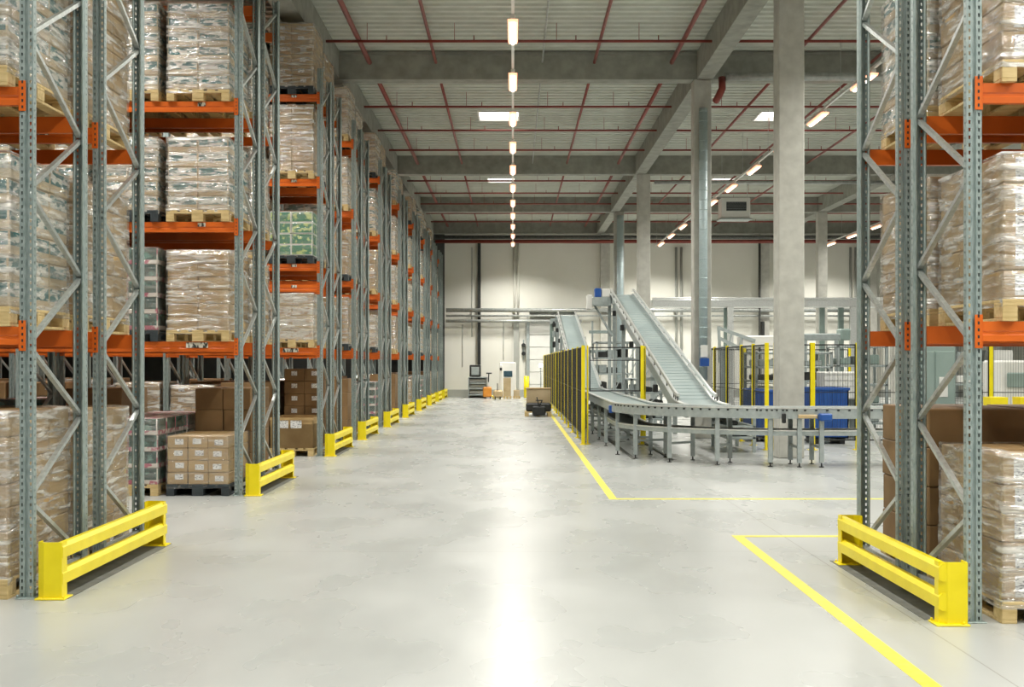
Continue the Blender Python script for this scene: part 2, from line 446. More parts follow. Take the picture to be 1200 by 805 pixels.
def carton_into(mb, x0, x1, y0, y1, z0, z1, band=None, c=.006):
    """carton with a printed band on its sides (material 1)"""
    mb.cbox(x0, x1, y0, y1, z0, z1, c)
    if band:
        a = z0 + (z1 - z0) * band[0]; b = z0 + (z1 - z0) * band[1]; e = .0015
        ix = .012
        mb.add([(x0 + ix, y0 - e, a), (x1 - ix, y0 - e, a), (x1 - ix, y0 - e, b), (x0 + ix, y0 - e, b)], [(0, 1, 2, 3)], 1)
        mb.add([(x0 + ix, y1 + e, a), (x1 - ix, y1 + e, a), (x1 - ix, y1 + e, b), (x0 + ix, y1 + e, b)], [(3, 2, 1, 0)], 1)
        mb.add([(x0 - e, y0 + ix, a), (x0 - e, y1 - ix, a), (x0 - e, y1 - ix, b), (x0 - e, y0 + ix, b)], [(3, 2, 1, 0)], 1)
        mb.add([(x1 + e, y0 + ix, a), (x1 + e, y1 - ix, a), (x1 + e, y1 - ix, b), (x1 + e, y0 + ix, b)], [(0, 1, 2, 3)], 1)
    return mb

# kind: (nx, ny, layer height, carton materials, band span, labels, words, film, part name)
KIND = {
    'teal':   dict(nx=2, ny=3, h=.185, m=('kraftp', 'tealband'), band=(.40, .95), lab=False, words='pale cartons printed with teal bands', film='film', part='carton'),
    'brown':  dict(nx=2, ny=3, h=.17, m=('kraft', 'tape'), band=None, lab=False, words='plain brown cartons', film='film', part='carton'),
    'labelled': dict(nx=2, ny=3, h=.19, m=('kraft', 'tape'), band=None, lab=True, words='brown cartons with white labels', film='film', part='carton'),
    'small':  dict(nx=3, ny=4, h=.155, m=('kraft', 'tape'), band=None, lab=True, words='small brown cartons with white labels', film='filmthin', part='carton'),
    'pale':   dict(nx=2, ny=3, h=.21, m=('kraftp', 'paleprint'), band=(.2, .8), lab=False, words='pale beige cartons', film='film', part='carton'),
    'dark':   dict(nx=2, ny=2, h=.30, m=('kraftd', 'tape'), band=None, lab=False, words='large dark brown cartons', film=None, part='carton'),
    'darklab': dict(nx=2, ny=3, h=.24, m=('kraftd', 'tape'), band=None, lab=True, words='dark brown cartons with white labels', film=None, part='carton'),
    'drinks': dict(nx=2, ny=3, h=.21, m=('pinkband', 'drinks'), band=(.28, 1.0), lab=False, words='dark green bottle trays', film='filmthin', part='tray'),
    'green':  dict(nx=2, ny=3, h=.20, m=('white', 'greenshade'), band=(.08, .95), lab=False, words='green and white printed trays', film='filmthin', part='tray'),
    'bin':    dict(nx=1, ny=1, h=.56, m=('kraft', 'tape'), band=None, lab=True, words='one big open brown carton', film=None, part='carton'),
}
LABM = MB().cbox(-.055, .055, -.0025, 0, -.035, .035, .001).mesh('label', 'label')
LABBIG = MB().cbox(-.1, .1, -.003, 0, -.07, .07, .001).mesh('label', 'label')
CART = {}
def carton_mesh(kind):
    if kind not in CART:
        K = KIND[kind]; wx = .78 / K['nx'] / 2 - .003; wy = 1.16 / K['ny'] / 2 - .003; hz = K['h'] / 2 - .002
        mb = carton_into(MB(), -wx, wx, -wy, wy, -hz, hz, K['band'], .008)
        if kind == 'bin':
            mb = MB()
            for a in ((-wx, wx, -wy, -wy + .012), (-wx, wx, wy - .012, wy), (-wx, -wx + .012, -wy, wy), (wx - .012, wx, -wy, wy)):
                mb.box(a[0], a[1], a[2], a[3], -hz, hz)
            mb.box(-wx, wx, -wy, wy, -hz, hz - .12)
            mb.box(-wx - .008, wx + .008, -wy - .008, -wy, hz - .05, hz)
        me = mb.mesh(K['part'], K['m'])
        CART[kind] = me
    return CART[kind]
STACK = {}
def stack_mesh(kind, layers):
    """a whole stack as one mesh, for loads too far off to tell their cartons apart"""
    if (kind, layers) not in STACK:
        K = KIND[kind]; mb = MB(); sx = .78 / K['nx']; sy = 1.16 / K['ny']
        rnd = random.Random(len(STACK) + 3)
        for L in range(layers):
            for i in range(K['nx']):
                for j in range(K['ny']):
                    if 0 < i < K['nx'] - 1 and 0 < j < K['ny'] - 1 and L < layers - 1: continue
                    cx = -.39 + sx * (i + .5) + rnd.uniform(-.004, .004); cy = -.58 + sy * (j + .5) + rnd.uniform(-.004, .004)
                    z = .144 + L * K['h']
                    carton_into(mb, cx - sx / 2 + .003, cx + sx / 2 - .003, cy - sy / 2 + .003, cy + sy / 2 - .003, z, z + K['h'] - .004, K['band'])
                    if K['lab'] and j == 0: mb.box(cx - .055, cx + .055, cy - sy / 2 - .001, cy - sy / 2 + .003, z + K['h'] * .45, z + K['h'] * .8, 2)
        STACK[kind, layers] = mb.mesh('carton_stack', list(K['m']) + ['label'])
    return STACK[kind, layers]
FILM = {}
def film_mesh(kind, layers, var):
    K = KIND[kind]; key = (K['film'], round(layers * K['h'], 2), var)
    if key in FILM: return FILM[key]
    H = layers * K['h'] + .012; mb = MB(); n = 10; nz = 14
    ring = []
    hx, hy = .40, .595
    for k in range(n): ring.append((-hx + 2 * hx * k / n, -hy, 0, -1))
    for k in range(n): ring.append((hx, -hy + 2 * hy * k / n, 1, 0))
    for k in range(n): ring.append((hx - 2 * hx * k / n, hy, 0, 1))
    for k in range(n): ring.append((-hx, hy - 2 * hy * k / n, -1, 0))
    vs = []
    m = len(ring)
    for j in range(nz + 1):
        z = -.05 + (H + .05) * j / nz
        for k, (x, y, nx_, ny_) in enumerate(ring):
            corner = k % n == 0
            d = noise.noise(Vector((x * 2.3 + var * 9, y * 2.3, z * 9))) * .012 + (.0 if corner else -.004)
            fold = math.sin((z + .1 * noise.noise(Vector((x, y, var)))) / K['h'] * 2 * math.pi) * .004
            fx = x + (d + fold) * (nx_ if not corner else .7 * math.copysign(1, x)); fy = y + (d + fold) * (ny_ if not corner else .7 * math.copysign(1, y))
            if j == 0: fx *= 1.01; fy *= 1.008
            vs.append((fx, fy, .144 + z))
    fs = [(j * m + k, j * m + (k + 1) % m, (j + 1) * m + (k + 1) % m, (j + 1) * m + k) for j in range(nz) for k in range(m)]
    mb.add(vs, fs, 0, True)
    # crumpled edge folded over the top
    top = []
    for k in range(m):
        x, y, z = vs[nz * m + k]; top.append((x * .72, y * .78, z + .004 + .014 * abs(noise.noise(Vector((x * 4, y * 4, var))))))
    o = len(mb.v); mb.v += top
    for k in range(m): mb.f.append([nz * m + k, nz * m + (k + 1) % m, o + (k + 1) % m, o + k]); mb.mi.append(0); mb.sm.append(True)
    FILM[key] = mb.mesh('stretch_film', K['film'], fix=True)
    return FILM[key]

nload = 0
def load(x, y, z, kind, layers, pal, label, group, near, jitter=True):
    """one pallet with what is wrapped on it"""
    global nload
    nload += 1
    K = KIND[kind]; rnd = random.Random(nload * 13)
    t = thing('pallet_load', label, 'pallet load', (x, y, z), group)
    t.rotation_euler[2] = rnd.uniform(-.012, .012) if jitter else 0
    put('pallet', PAL[pal], t)
    if near:
        cm = carton_mesh(kind); sx = .78 / K['nx']; sy = 1.16 / K['ny']
        for L in range(layers):
            for i in range(K['nx']):
                for j in range(K['ny']):
                    if 0 < i < K['nx'] - 1 and 0 < j < K['ny'] - 1 and L < layers - 1: continue
                    if L < layers - 1 and j == K['ny'] - 1 and K['ny'] > 2 and i != (0 if x > 0 else K['nx'] - 1): continue   # buried at the back
                    c = put(K['part'], cm, t, (-.39 + sx * (i + .5) + rnd.uniform(-.005, .005), -.58 + sy * (j + .5) + rnd.uniform(-.005, .005), .144 + K['h'] * (L + .5)))
                    if K['lab'] and j == 0:
                        if kind == 'bin':
                            for lx in (-.16, .08): put('label', LABBIG, c, (lx, -sy / 2 + .003, K['h'] * .28))
                        elif kind == 'labelled' and x > 0:
                            put('label', LABBIG, c, (-.015, -sy / 2 + .003, 0))
                        else: put('label', LABM, c, (rnd.uniform(-.02, .03), -sy / 2 + .003, rnd.uniform(-.01, .02)))
    else:
        put('carton_stack', stack_mesh(kind, layers), t)
    if K['film'] and near != 0: put('stretch_film', film_mesh(kind, layers, rnd.randint(0, 3)), t)
    return t

# ------------------------------------------------------------------ pallet racks
UPW = .10; UPD = .075
def post_mesh(height, detailed):
    """upright: omega section, perforated. local x = width, y = depth (front at -y)"""
    mb = MB(); hw = UPW / 2; hd = UPD / 2
    if detailed:
        n = int(height / .05)
        def strip(a0, a1, fixed, plane, hole_w, hole_h, taper=0):
            # strip of cells 50 mm high, each with a hole; plane 'f': x varies, y fixed; 's': y varies, x fixed
            vs = []; fs = []
            for k in range(n):
                z0 = k * .05; z1 = z0 + .05; c = (a0 + a1) / 2; zc = z0 + .025
                o = [(a0, z0), (a1, z0), (a1, z1), (a0, z1)]
                h = [(c - hole_w * (1 - taper), zc - hole_h), (c + hole_w * (1 - taper), zc - hole_h), (c + hole_w, zc + hole_h), (c - hole_w, zc + hole_h)]
                b = len(vs)
                for u, v in o + h: vs.append((u, fixed, v) if plane == 'f' else (fixed, u, v))
                for q in range(4): fs.append((b + q, b + (q + 1) % 4, b + 4 + (q + 1) % 4, b + 4 + q))
            mb.add(vs, fs)
        strip(-hw, -.012, -hd, 'f', .007, .012, .35)
        strip(.012, hw, -hd, 'f', .007, .012, .35)
        top = n * .05
        strip(-hd, hd - .02, -hw, 's', .0055, .007)
        strip(-hd, hd - .02, hw, 's', .0055, .007)
    else:
        top = height
        for a, b in ((-hw, -.012), (.012, hw)):
            mb.add([(a, -hd, 0), (b, -hd, 0), (b, -hd, top), (a, -hd, top)], [(0, 1, 2, 3)])
        for x in (-hw, hw): mb.add([(x, -hd, 0), (x, hd - .02, 0), (x, hd - .02, top), (x, -hd, top)], [(0, 1, 2, 3)])
    def wall(a, b):
        mb.add([(a[0], a[1], 0), (b[0], b[1], 0), (b[0], b[1], top), (a[0], a[1], top)], [(0, 1, 2, 3)])
    wall((-.012, -hd), (-.006, -hd + .012)); wall((-.006, -hd + .012), (.006, -hd + .012)); wall((.006, -hd + .012), (.012, -hd))
    wall((-hw, hd - .02), (-hw + .014, hd)); wall((hw, hd - .02), (hw - .014, hd))
    wall((-hw + .014, hd), (-hw + .026, hd - .004)); wall((hw - .014, hd), (hw - .026, hd - .004))
    return mb
UPH = 7.08
POSTN = post_mesh(UPH, True).mesh('post', 'galv', fix=False)
# far posts: holes as small dark-free slots would be under a pixel; same section, closed faces with a few real slots
POSTF = post_mesh(UPH, False).mesh('post', 'galv', fix=False)
PLATE = MB().cbox(-.07, .07, -.075, .065, 0, .008, .002).tube([(-.055, -.06, .008), (-.055, -.06, .03)], .009, 6).tube([(.055, .05, .008), (.055, .05, .03)], .009, 6).mesh('base_plate', 'galv')
def brace_mesh(a, b):
    mb = MB()
    a = Vector(a); b = Vector(b)
    mb.bar(a, b, .03, .034, up=(1, 0, 0)); return mb
D = 1.1
def make_frame(detailed, depth=D, flip=False):
    """upright frame, front post centre at y=UPD/2; back post mirrored. returns list of (name, mesh, loc, rz)"""
    parts = []
    post = POSTN if detailed else POSTF
    parts.append(('post', post, (0, UPD / 2, 0), 0))
    parts.append(('post', post, (0, depth - UPD / 2, 0), math.pi))
    parts.append(('base_plate', PLATE, (0, UPD / 2, 0), 0))
    parts.append(('base_plate', PLATE, (0, depth - UPD / 2, 0), math.pi))
    z0 = .75; p = 1.12; ya, yb = UPD * .7, depth - UPD * .7
    up = MB().bar((0, ya, 0), (0, yb, p / 2 - .04), .032, .036, up=(1, 0, 0)).mesh('diagonal_brace', 'brace')
    dn = MB().bar((0, yb, 0), (0, ya, p / 2 - .04), .032, .036, up=(1, 0, 0)).mesh('diagonal_brace', 'brace')
    hz = MB().bar((0, ya, 0), (0, yb, 0), .032, .036, up=(1, 0, 0)).mesh('horizontal_brace', 'brace')
    z = z0 - p / 2
    parts.append(('horizontal_brace', hz, (0, 0, .12), 0))
    parts.append(('diagonal_brace', dn, (0, 0, .17), 0))
    z = .73
    while z + p / 2 < UPH - .1:
        parts.append(('diagonal_brace', up, (0, 0, z), 0))
        if z + p < UPH - .1: parts.append(('diagonal_brace', dn, (0, 0, z + p / 2), 0))
        z += p
    return parts
FRN = make_frame(True); FRF = make_frame(False)
BEAMH = .13
def beam_mesh(L):
    mb = MB()
    # stepped box beam with a pressed groove: profile in (y, z), front at y=0
    prof = [(0, 0), (-.0, .04), (.006, .047), (.006, .062), (0, .07), (0, BEAMH), (.05, BEAMH), (.05, 0)]
    return mb.prism(prof, 0, 0, L).mesh('beam', 'orange')
def conn_mesh(side):
    # hooked end plate over the front of the post, with slots drawn as bosses
    mb = MB().cbox(0 if side > 0 else -.048, .048 if side > 0 else 0, -.008, -.002, -.045, .175, .002)
    mb.box(-.004 if side > 0 else .0, .0 if side > 0 else .004, -.008, .04, -.045, .175)
    for k in range(5): 
        zz = -.025 + k * .045
        mb.box((.018 if side > 0 else -.030), (.030 if side > 0 else -.018), -.0095, -.008, zz, zz + .02, 1)
    return mb.mesh('beam_connector', ['orange', 'black'])
BAY = 2.70
BM = beam_mesh(BAY); CL = conn_mesh(-1); CR = conn_mesh(1)
CODE = MB().cbox(-.05, .05, -.003, 0, -.025, .025, .001).mesh('location_label', 'code')
CODEB = MB().cbox(-.14, .14, -.003, 0, -.035, .035, .001).mesh('location_label', 'code')
def rack(label, sgn, xin, y0, levels, nbays, detailed, facing=1, extra=(), labels=True):
    """one single-depth run of racking running away from the aisle. sgn -1 left, +1 right; xin = aisle-side face"""
    t = thing('pallet_rack', label, 'pallet rack', (xin, y0, 0), 'pallet racks')
    pitch = BAY + UPW
    for b in range(nbays + 1):
        fx = sgn * (UPW / 2 + b * pitch)
        f = bpy.data.objects.new('upright_frame', None); COL.objects.link(f); f.parent = t; f.location = (fx, 0, 0)
        first = b == 0
        for nm, me, loc, rz in (FRN if first else FRF):
            if b > 1 and nm in ('base_plate',): continue
            put(nm, me, f, loc, rz)
    for b in range(nbays):
        xa = sgn * (UPW + b * pitch); x0 = min(xa, xa + sgn * BAY)
        for li, z in enumerate(list(levels) + list(extra)):
            for side in (0, 1):
                if side == 0: bo = put('beam', BM, t, (x0, 0, z - BEAMH), 0)
                else: bo = put('beam', BM, t, (x0 + BAY, D, z - BEAMH), math.pi)
                if b == 0 and (detailed or side == 0):
                    put('beam_connector', CL, bo, (0, 0, 0)); put('beam_connector', CR, bo, (BAY, 0, 0))
                if side == 0 and labels and b == 0:
                    lx = (BAY - .42 if sgn < 0 else .42)
                    big = li == 0
                    put('location_label', CODEB if big else CODE, bo, (lx - (0 if not big else .06), 0, .095 if not big else .085))
    return t

words_row = ['nearest', 'second', 'third', 'fourth', 'fifth', 'sixth', 'seventh', 'eighth', 'ninth', 'farthest']
words_lvl = ['floor level', 'first beam level', 'second beam level', 'third beam level', 'fourth beam level']
words_pos = ['corridor end', 'middle place', 'inner place', 'fourth inward', 'fifth inward', 'sixth inward', 'seventh inward', 'eighth inward', 'ninth inward']
S = [8.62, 15.28, 21.72, 26.32, 31.55, 36.95, 42.25, 47.55, 52.2, 56.75]
LV = [1.97, 3.50, 5.04, 6.58]
LV1 = [1.96, 3.69, 5.40]
XI = -3.46
# what stands where: (row, side, level, place) -> (kind, layers, pallet); the rest from a seeded choice
SPEC = {
    (0, 0, 0, 0): ('brown', 7, 'wood'), (0, 1, 0, 0): ('labelled', 6, 'wood'), (0, 0, 1, 0): ('teal', 6, 'wood'), (0, 1, 1, 0): ('labelled', 6, 'wood'),
    (0, 0, 2, 0): ('teal', 7, 'wood'), (0, 1, 2, 0): ('brown', 8, 'wood'),
    (1, 0, 0, 0): ('small', 4, 'black'), (1, 0, 0, 1): ('drinks', 4, 'wood'), (1, 0, 0, 2): ('drinks', 4, 'wood'),
    (1, 1, 0, 0): ('dark', 4, 'wood'), (1, 1, 0, 1): ('drinks', 4, 'wood'), (1, 1, 0, 2): ('dark', 4, 'wood'),
    (1, 0, 1, 0): ('brown', 6, 'wood'), (1, 0, 1, 1): ('drinks', 5, 'black'), (1, 0, 1, 2): ('teal', 5, 'wood'),
    (1, 0, 2, 0): ('teal', 5, 'wood'), (1, 0, 2, 1): ('teal', 5, 'black'), (1, 0, 2, 2): ('teal', 5, 'wood'),
    (1, 0, 3, 0): ('teal', 6, 'wood'), (1, 0, 3, 1): ('teal', 6, 'wood'), (1, 0, 3, 2): ('teal', 6, 'wood'),
    (1, 1, 1, 0): ('brown', 6, 'wood'), (1, 1, 2, 0): ('pale', 5, 'wood'), (1, 1, 3, 0): ('teal', 6, 'wood'),
    (2, 0, 0, 0): ('bin', 1, 'wood'), (2, 1, 0, 0): ('darklab', 6, 'wood'), (2, 0, 1, 0): ('pale', 4, 'wood'), (2, 0, 2, 0): ('green', 4, 'black'),
    (2, 0, 3, 0): ('brown', 7, 'wood'), (2, 0, 4, 0): ('labelled', 6, 'black'), (2, 1, 0, 1): ('dark', 4, 'wood'), (2, 0, 0, 1): ('dark', 4, 'wood'),
}
rnd = random.Random(11)
for r, y0 in enumerate(S):
    gap = .4 if r == 0 else .25
    lv = LV1 if r == 0 else LV
    for side in (0, 1):
        ys = y0 + side * (D + gap)
        nb = 2 if r == 0 else (4 if r < 4 else 2 if r < 6 else 1)
        sw = 'front' if side == 0 else 'back'
        rack('%s pallet rack on the left counted from the camera, %s half of its pair' % (words_row[r], sw), -1, XI, ys, lv, nb, r < 3, extra=((3.12,) if (r == 2 and side == 0) else ()))
        for li in range(0, 3 if r == 0 else 4 if r in (1, 9) else 5):
            z = 0 if li == 0 else lv[li - 1]
            npos = 3 if r == 0 else 6 if r == 1 else 2 if r > 3 else (9 if li == 0 else 3)
            for p in range(npos):
                if r > 2 and p > 0 and li > 2: continue
                sp = SPEC.get((r, side, li, p))
                if not sp:
                    k = rnd.choice(['brown', 'brown', 'labelled', 'pale', 'teal'] if li else ['dark', 'dark', 'darklab', 'brown', 'labelled', 'drinks'])
                    hmax = 1.2 if li else 1.3
                    if r == 2 and li == 1: hmax = .88
                    sp = (k, max(2, int(hmax / KIND[k]['h'] * rnd.uniform(.82, 1.0))), rnd.choice(['wood', 'wood', 'black']))
                kind, layers, pal = sp
                x = XI - UPW - .06 - .40 - .90 * p - .10 * (p // 3)
                near = (r == 0 and p == 0) or (r == 1 and side == 0 and p < 2) or (r == 1 and side == 1 and p == 0) or (r == 2 and side == 0 and p == 0)
                fw = 'wrapped ' if KIND[kind]['film'] else ''
                lab = '%s%s, %s, %s left rack, %s, %s' % (fw, KIND[kind]['words'], words_lvl[li], words_row[r], sw, words_pos[p])
                load(x, ys + D / 2, z + (.001 if z else 0), kind, layers, pal, lab, 'pallet loads on the left racks', True if near else (0 if r > 4 and False else None))
# right-hand rack
XRI = 2.97
SPR = {(0, 0, 0): ('labelled', 5, 'wood'), (1, 0, 0): ('dark', 4, 'wood'), (0, 1, 0): ('labelled', 5, 'wood'), (0, 2, 0): ('labelled', 6, 'wood'),
       (1, 1, 0): ('brown', 6, 'wood'), (1, 2, 0): ('teal', 6, 'wood'), (0, 0, 1): ('labelled', 5, 'wood'), (1, 0, 1): ('dark', 4, 'wood'), (1, 1, 1): ('teal', 5, 'wood')}
for side in (0, 1):
    ys = 7.82 + side * (1.05 + .35)
    sw = 'front' if side == 0 else 'back'
    rack('pallet rack on the right side of the corridor, %s half of the pair' % sw, 1, XRI, ys, [1.97, 3.53, 5.1], 1, True, labels=False)
    for li in range(3):
        z = (0, 1.97, 3.53)[li]
        for p in range(2):
            if side == 1 and p == 1 and li == 1: pass
            kind, layers, pal = SPR.get((side, li, p), ('brown', 5, 'wood'))
            x = XRI + UPW + .12 + .4 + .9 * p
            fw = 'wrapped ' if KIND[kind]['film'] else ''
            lab = '%s%s, %s, right rack, %s, %s' % (fw, KIND[kind]['words'], words_lvl[li], sw, words_pos[p])
            load(x, ys + D / 2, z + (.001 if z else 0), kind, layers, pal, lab, 'pallet loads on the right rack', p == 0)

# ------------------------------------------------------------------ yellow rack end guards
def guard_parts(L):
    """local: y from 0 (near) to L; aisle-side face at x=0 going to -x"""
    H = .41
    post = MB()
    post.prism([(-.18, .03), (-.18, .10), (-.172, .10), (-.172, .034), (-.128, .008), (-.008, .008), (-.008, .10), (0, .10), (0, 0), (-.13, 0)], 2, .01, H)
    postm = post.mesh('guard_post', 'yellow')
    plate = MB().cbox(-.188, .03, -.03, .14, 0, .012, .003).tube([(-.15, .12, .012), (-.15, .12, .028)], .008, 6).tube([(.012, -.012, .012), (.012, -.012, .028)], .008, 6).mesh('base_plate', 'yellow')
    rails = []
    for z0 in (.285, .095):
        prof = [(-.02, z0), (.004, z0 + .012), (.006, z0 + .088), (-.018, z0 + .115), (-.055, z0 + .115), (-.055, z0)]
        rails.append(MB().prism([(x, z) for x, z in prof], 1, .005, L - .005).mesh('guard_rail', 'yellow'))
    return postm, plate, rails
GP = {}
def guard(x, y, L, sgn, label):
    if L not in GP: GP[L] = guard_parts(L)
    pm, pl, rails = GP[L]
    t = thing('rack_end_guard', label, 'guard rail', (x, y, 0), 'yellow rack end guards')
    if sgn > 0: # on the right-hand rack: mirrored by turning it round
        t.rotation_euler[2] = math.pi; t.location = (x, y + L, 0)
    a = put('guard_post', pm, t); put('base_plate', pl, t)
    b = put('guard_post', pm, t, (-.18, L, 0), math.pi); put('base_plate', pl, t, (0, L - .11, 0))
    for r_ in rails: put('guard_rail', r_, t)
for r, y0 in enumerate(S):
    tot = 2.6 if r == 0 else 2.45
    guard(-3.235, y0 - .05, tot, -1, 'yellow two-rail guard at the end of the %s left rack' % words_row[r])
guard(2.76, 7.72, 2.42, 1, 'yellow two-rail guard at the end of the right rack')
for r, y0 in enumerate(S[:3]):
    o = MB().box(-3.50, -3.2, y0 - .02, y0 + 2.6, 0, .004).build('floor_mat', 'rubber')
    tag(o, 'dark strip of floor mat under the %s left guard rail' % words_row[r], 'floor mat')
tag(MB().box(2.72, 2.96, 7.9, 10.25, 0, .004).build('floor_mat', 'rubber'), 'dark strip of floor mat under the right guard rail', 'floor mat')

# ------------------------------------------------------------------ rack aisle lamps (over the aisles between the left racks)
for i, yc in enumerate((5.8, 13.3, 20.1, 25.3, 30.2, 35.3, 40.7, 46.0, 51.7)):
    t = thing('aisle_light', 'strip light above the aisle in front of the %s left rack' % words_row[i], 'light', (-7.0, yc, 7.6), 'strip lights above the rack aisles')
    MB().cbox(-2.5, 2.5, -.04, .04, .01, .08, .01).build('housing', 'lampbody', t)
    for hx_ in (-2, 2): MB().tube([(hx_, 0, .08), (hx_, 0, DECK - 7.6)], .008, 5).build('hanger_wire', 'greypipe', t)
    l = bpy.data.lights.new('aisle_lamp_light', 'AREA'); l.shape = 'RECTANGLE'; l.size = 5; l.size_y = .06
    l.energy = AISLE_W; l.color = LAMP_COL; l.spread = R(130)
    lo = bpy.data.objects.new('aisle_lamp_light', l); COL.objects.link(lo); lo.parent = t; lo.location = (0, 0, 0)
t = thing('aisle_light', 'strip light above the aisle in front of the right rack', 'light', (6.0, 4.8, 7.6), 'strip lights above the rack aisles')
MB().cbox(-2.5, 2.5, -.04, .04, .01, .08, .01).build('housing', 'lampbody', t)
l = bpy.data.lights.new('aisle_lamp_light', 'AREA'); l.shape = 'RECTANGLE'; l.size = 5; l.size_y = .06; l.energy = AISLE_W; l.color = LAMP_COL; l.spread = R(130)
lo = bpy.data.objects.new('aisle_lamp_light', l); COL.objects.link(lo); lo.parent = t

# ------------------------------------------------------------------ ceiling pipes
PZ = CAMZ + 6.62
def pipe_thing(name, pts, r, mat, label, cat='pipe', group=None, n=8):
    return tag(MB().tube(pts, r, n).build(name, mat), label, cat, group)
k = 0
for i in range(12):
    y = 24.6 + 3.15 * i
    if abs(y - 40.5) < .7 or abs(y - 50.5) < .7 or abs(y - 59) < .8: y += .5
    if y > 58.5: break
    mb = MB().tube([(-3.85, y, PZ), (4.1, y, PZ)], .03, 7).tube([(4.55, y, PZ), (30, y, PZ)], .03, 7)
    o = tag(mb.build('sprinkler_pipe', 'redpipe'), '%s red sprinkler pipe running across under the ceiling' % (words_row[min(i, 8)] if i < 9 else ('tenth', 'eleventh', 'twelfth')[i - 9]), 'pipe', 'red sprinkler pipes across')
    hb = MB()
    for x in (-3, -1.2, .9, 2.6, 5.4, 7.3, 9.2, 11): hb.tube([(x, y, PZ), (x, y, DECK)], .007, 5).tube([(x + .4, y, PZ - .0), (x + .4, y, PZ + .12)], .012, 5)
    hb.build('sprinkler_hanger', 'redpipe', o)
for x, r, w_ in ((-3.2, .055, 'thick red pipe along the left girder'), (-1.72, .035, 'red pipe along the ceiling left of the lights'), (1.82, .035, 'red pipe along the ceiling right of the lights'),
                 (3.55, .05, 'thick red pipe along the middle girder'), (6.15, .035, 'red pipe along the ceiling right of the middle girder'), (8.0, .035, 'red pipe along the ceiling above the unit heater'), (9.9, .035, 'red pipe along the ceiling at the far right')):
    ys = [10, 26.7, 27.5, 40.2, 41.0, 50.3, 51.1, 58.7]
    mb = MB()
    for a, b in zip(ys[::2], ys[1::2]): mb.tube([(x, a, PZ + .09), (x, b, PZ + .09)], r, 7)
    tag(mb.build('sprinkler_pipe', 'redpipe'), w_, 'pipe')
pipe_thing('conduit', [(.66, 12, PZ + .1), (.66, 26.7, PZ + .1)], .02, 'greypipe', 'thin grey conduit on the ceiling beside the light row')
pipe_thing('conduit', [(.66, 27.5, PZ + .1), (.66, 40.2, PZ + .1)], .02, 'greypipe', 'thin grey conduit on the ceiling past the first beam')
pipe_thing('cable_tray', [(-3.8, 58.5, CAMZ + 6.15), (30, 58.5, CAMZ + 6.15)], .09, 'darkpipe', 'long dark pipe crossing high in front of the back wall')
pipe_thing('fire_main', [(-3.8, 58.6, CAMZ + 5.95), (30, 58.6, CAMZ + 5.95)], .09, 'redpipe', 'long red water main high on the back wall')
pipe_thing('branch_pipe', [(4.70, 26.4, 8.02), (13, 26.4, 8.02)], .09, 'greypipe', 'fat grey pipe along the near cross beam right of its column')
pipe_thing('branch_pipe', [(4.75, 40.1, 7.75), (13, 40.1, 7.75)], .06, 'greypipe', 'grey pipe along the middle cross beam')
pipe_thing('pipe_elbow', [(4.62, 26.4, 8.0), (4.62, 26.35, 7.75), (4.55, 26.35, 7.6), (4.50, 26.5, 7.5)], .08, 'redpipe', 'red pipe elbow at the head of the ducted column')

# ducts in front of columns
def duct(x, y, z0, z1, r, label):
    t = thing('vertical_duct', label, 'duct', (x, y, 0))
    MB().tube([(0, 0, z0), (0, 0, z1)], r, 14).build('pipe', 'galvd', t)
    c = MB(); z = z0 + .3
    while z < z1: c.tube([(0, 0, z), (0, 0, z + .018)], r + .006, 14); z += .22
    c.build('pipe_clamp', 'galvd', t)
M['galvd'] = noisy('duct_steel', (.40, .50, .52), (.52, .62, .63), 30, .45, .15, 0, (1, 1, 3))
duct(4.266, 26.77, 1.3, 7.4, .095, 'round galvanised duct on the front of the column beside the incline')
duct(4.52, 50.35, .8, 7.9, .14, 'round galvanised duct on the farthest column')
t = thing('notice_board', 'white notice and blue holder on the ducted column', 'sign', (4.266, 26.65, 0))
MB().cbox(-.08, .08, -.02, 0, 1.82, 2.09, .004).build('notice_sheet', 'white', t)
MB().cbox(-.10, .10, -.1, 0, 1.62, 1.80, .01).build('holder_box', 'blue', t)

# unit heater under the ceiling
t = thing('unit_heater', 'white box-shaped unit heater hanging below the ceiling', 'heater', (8.4, 45, 7.1))
MB().cbox(-.55, .55, 0, .7, .05, .82, .03).build('casing', 'white', t)
MB().cbox(-.36, .40, -.02, .02, .32, .66, .01).build('fan_opening', 'black', t)
g = MB()
for k in range(6): g.box(-.36, .40, -.03, -.02, .34 + k * .058, .348 + k * .058)
g.build('louvre', 'steelgrey', t)
MB().box(-.6, .6, -.05, .75, 0, .05).build('tray', 'steelgrey', t)
g = MB()
for sx in (-.5, .5): g.tube([(sx, .35, .82), (sx, .35, DECK - 7.1)], .012, 6)
g.build('hanger', 'greypipe', t)

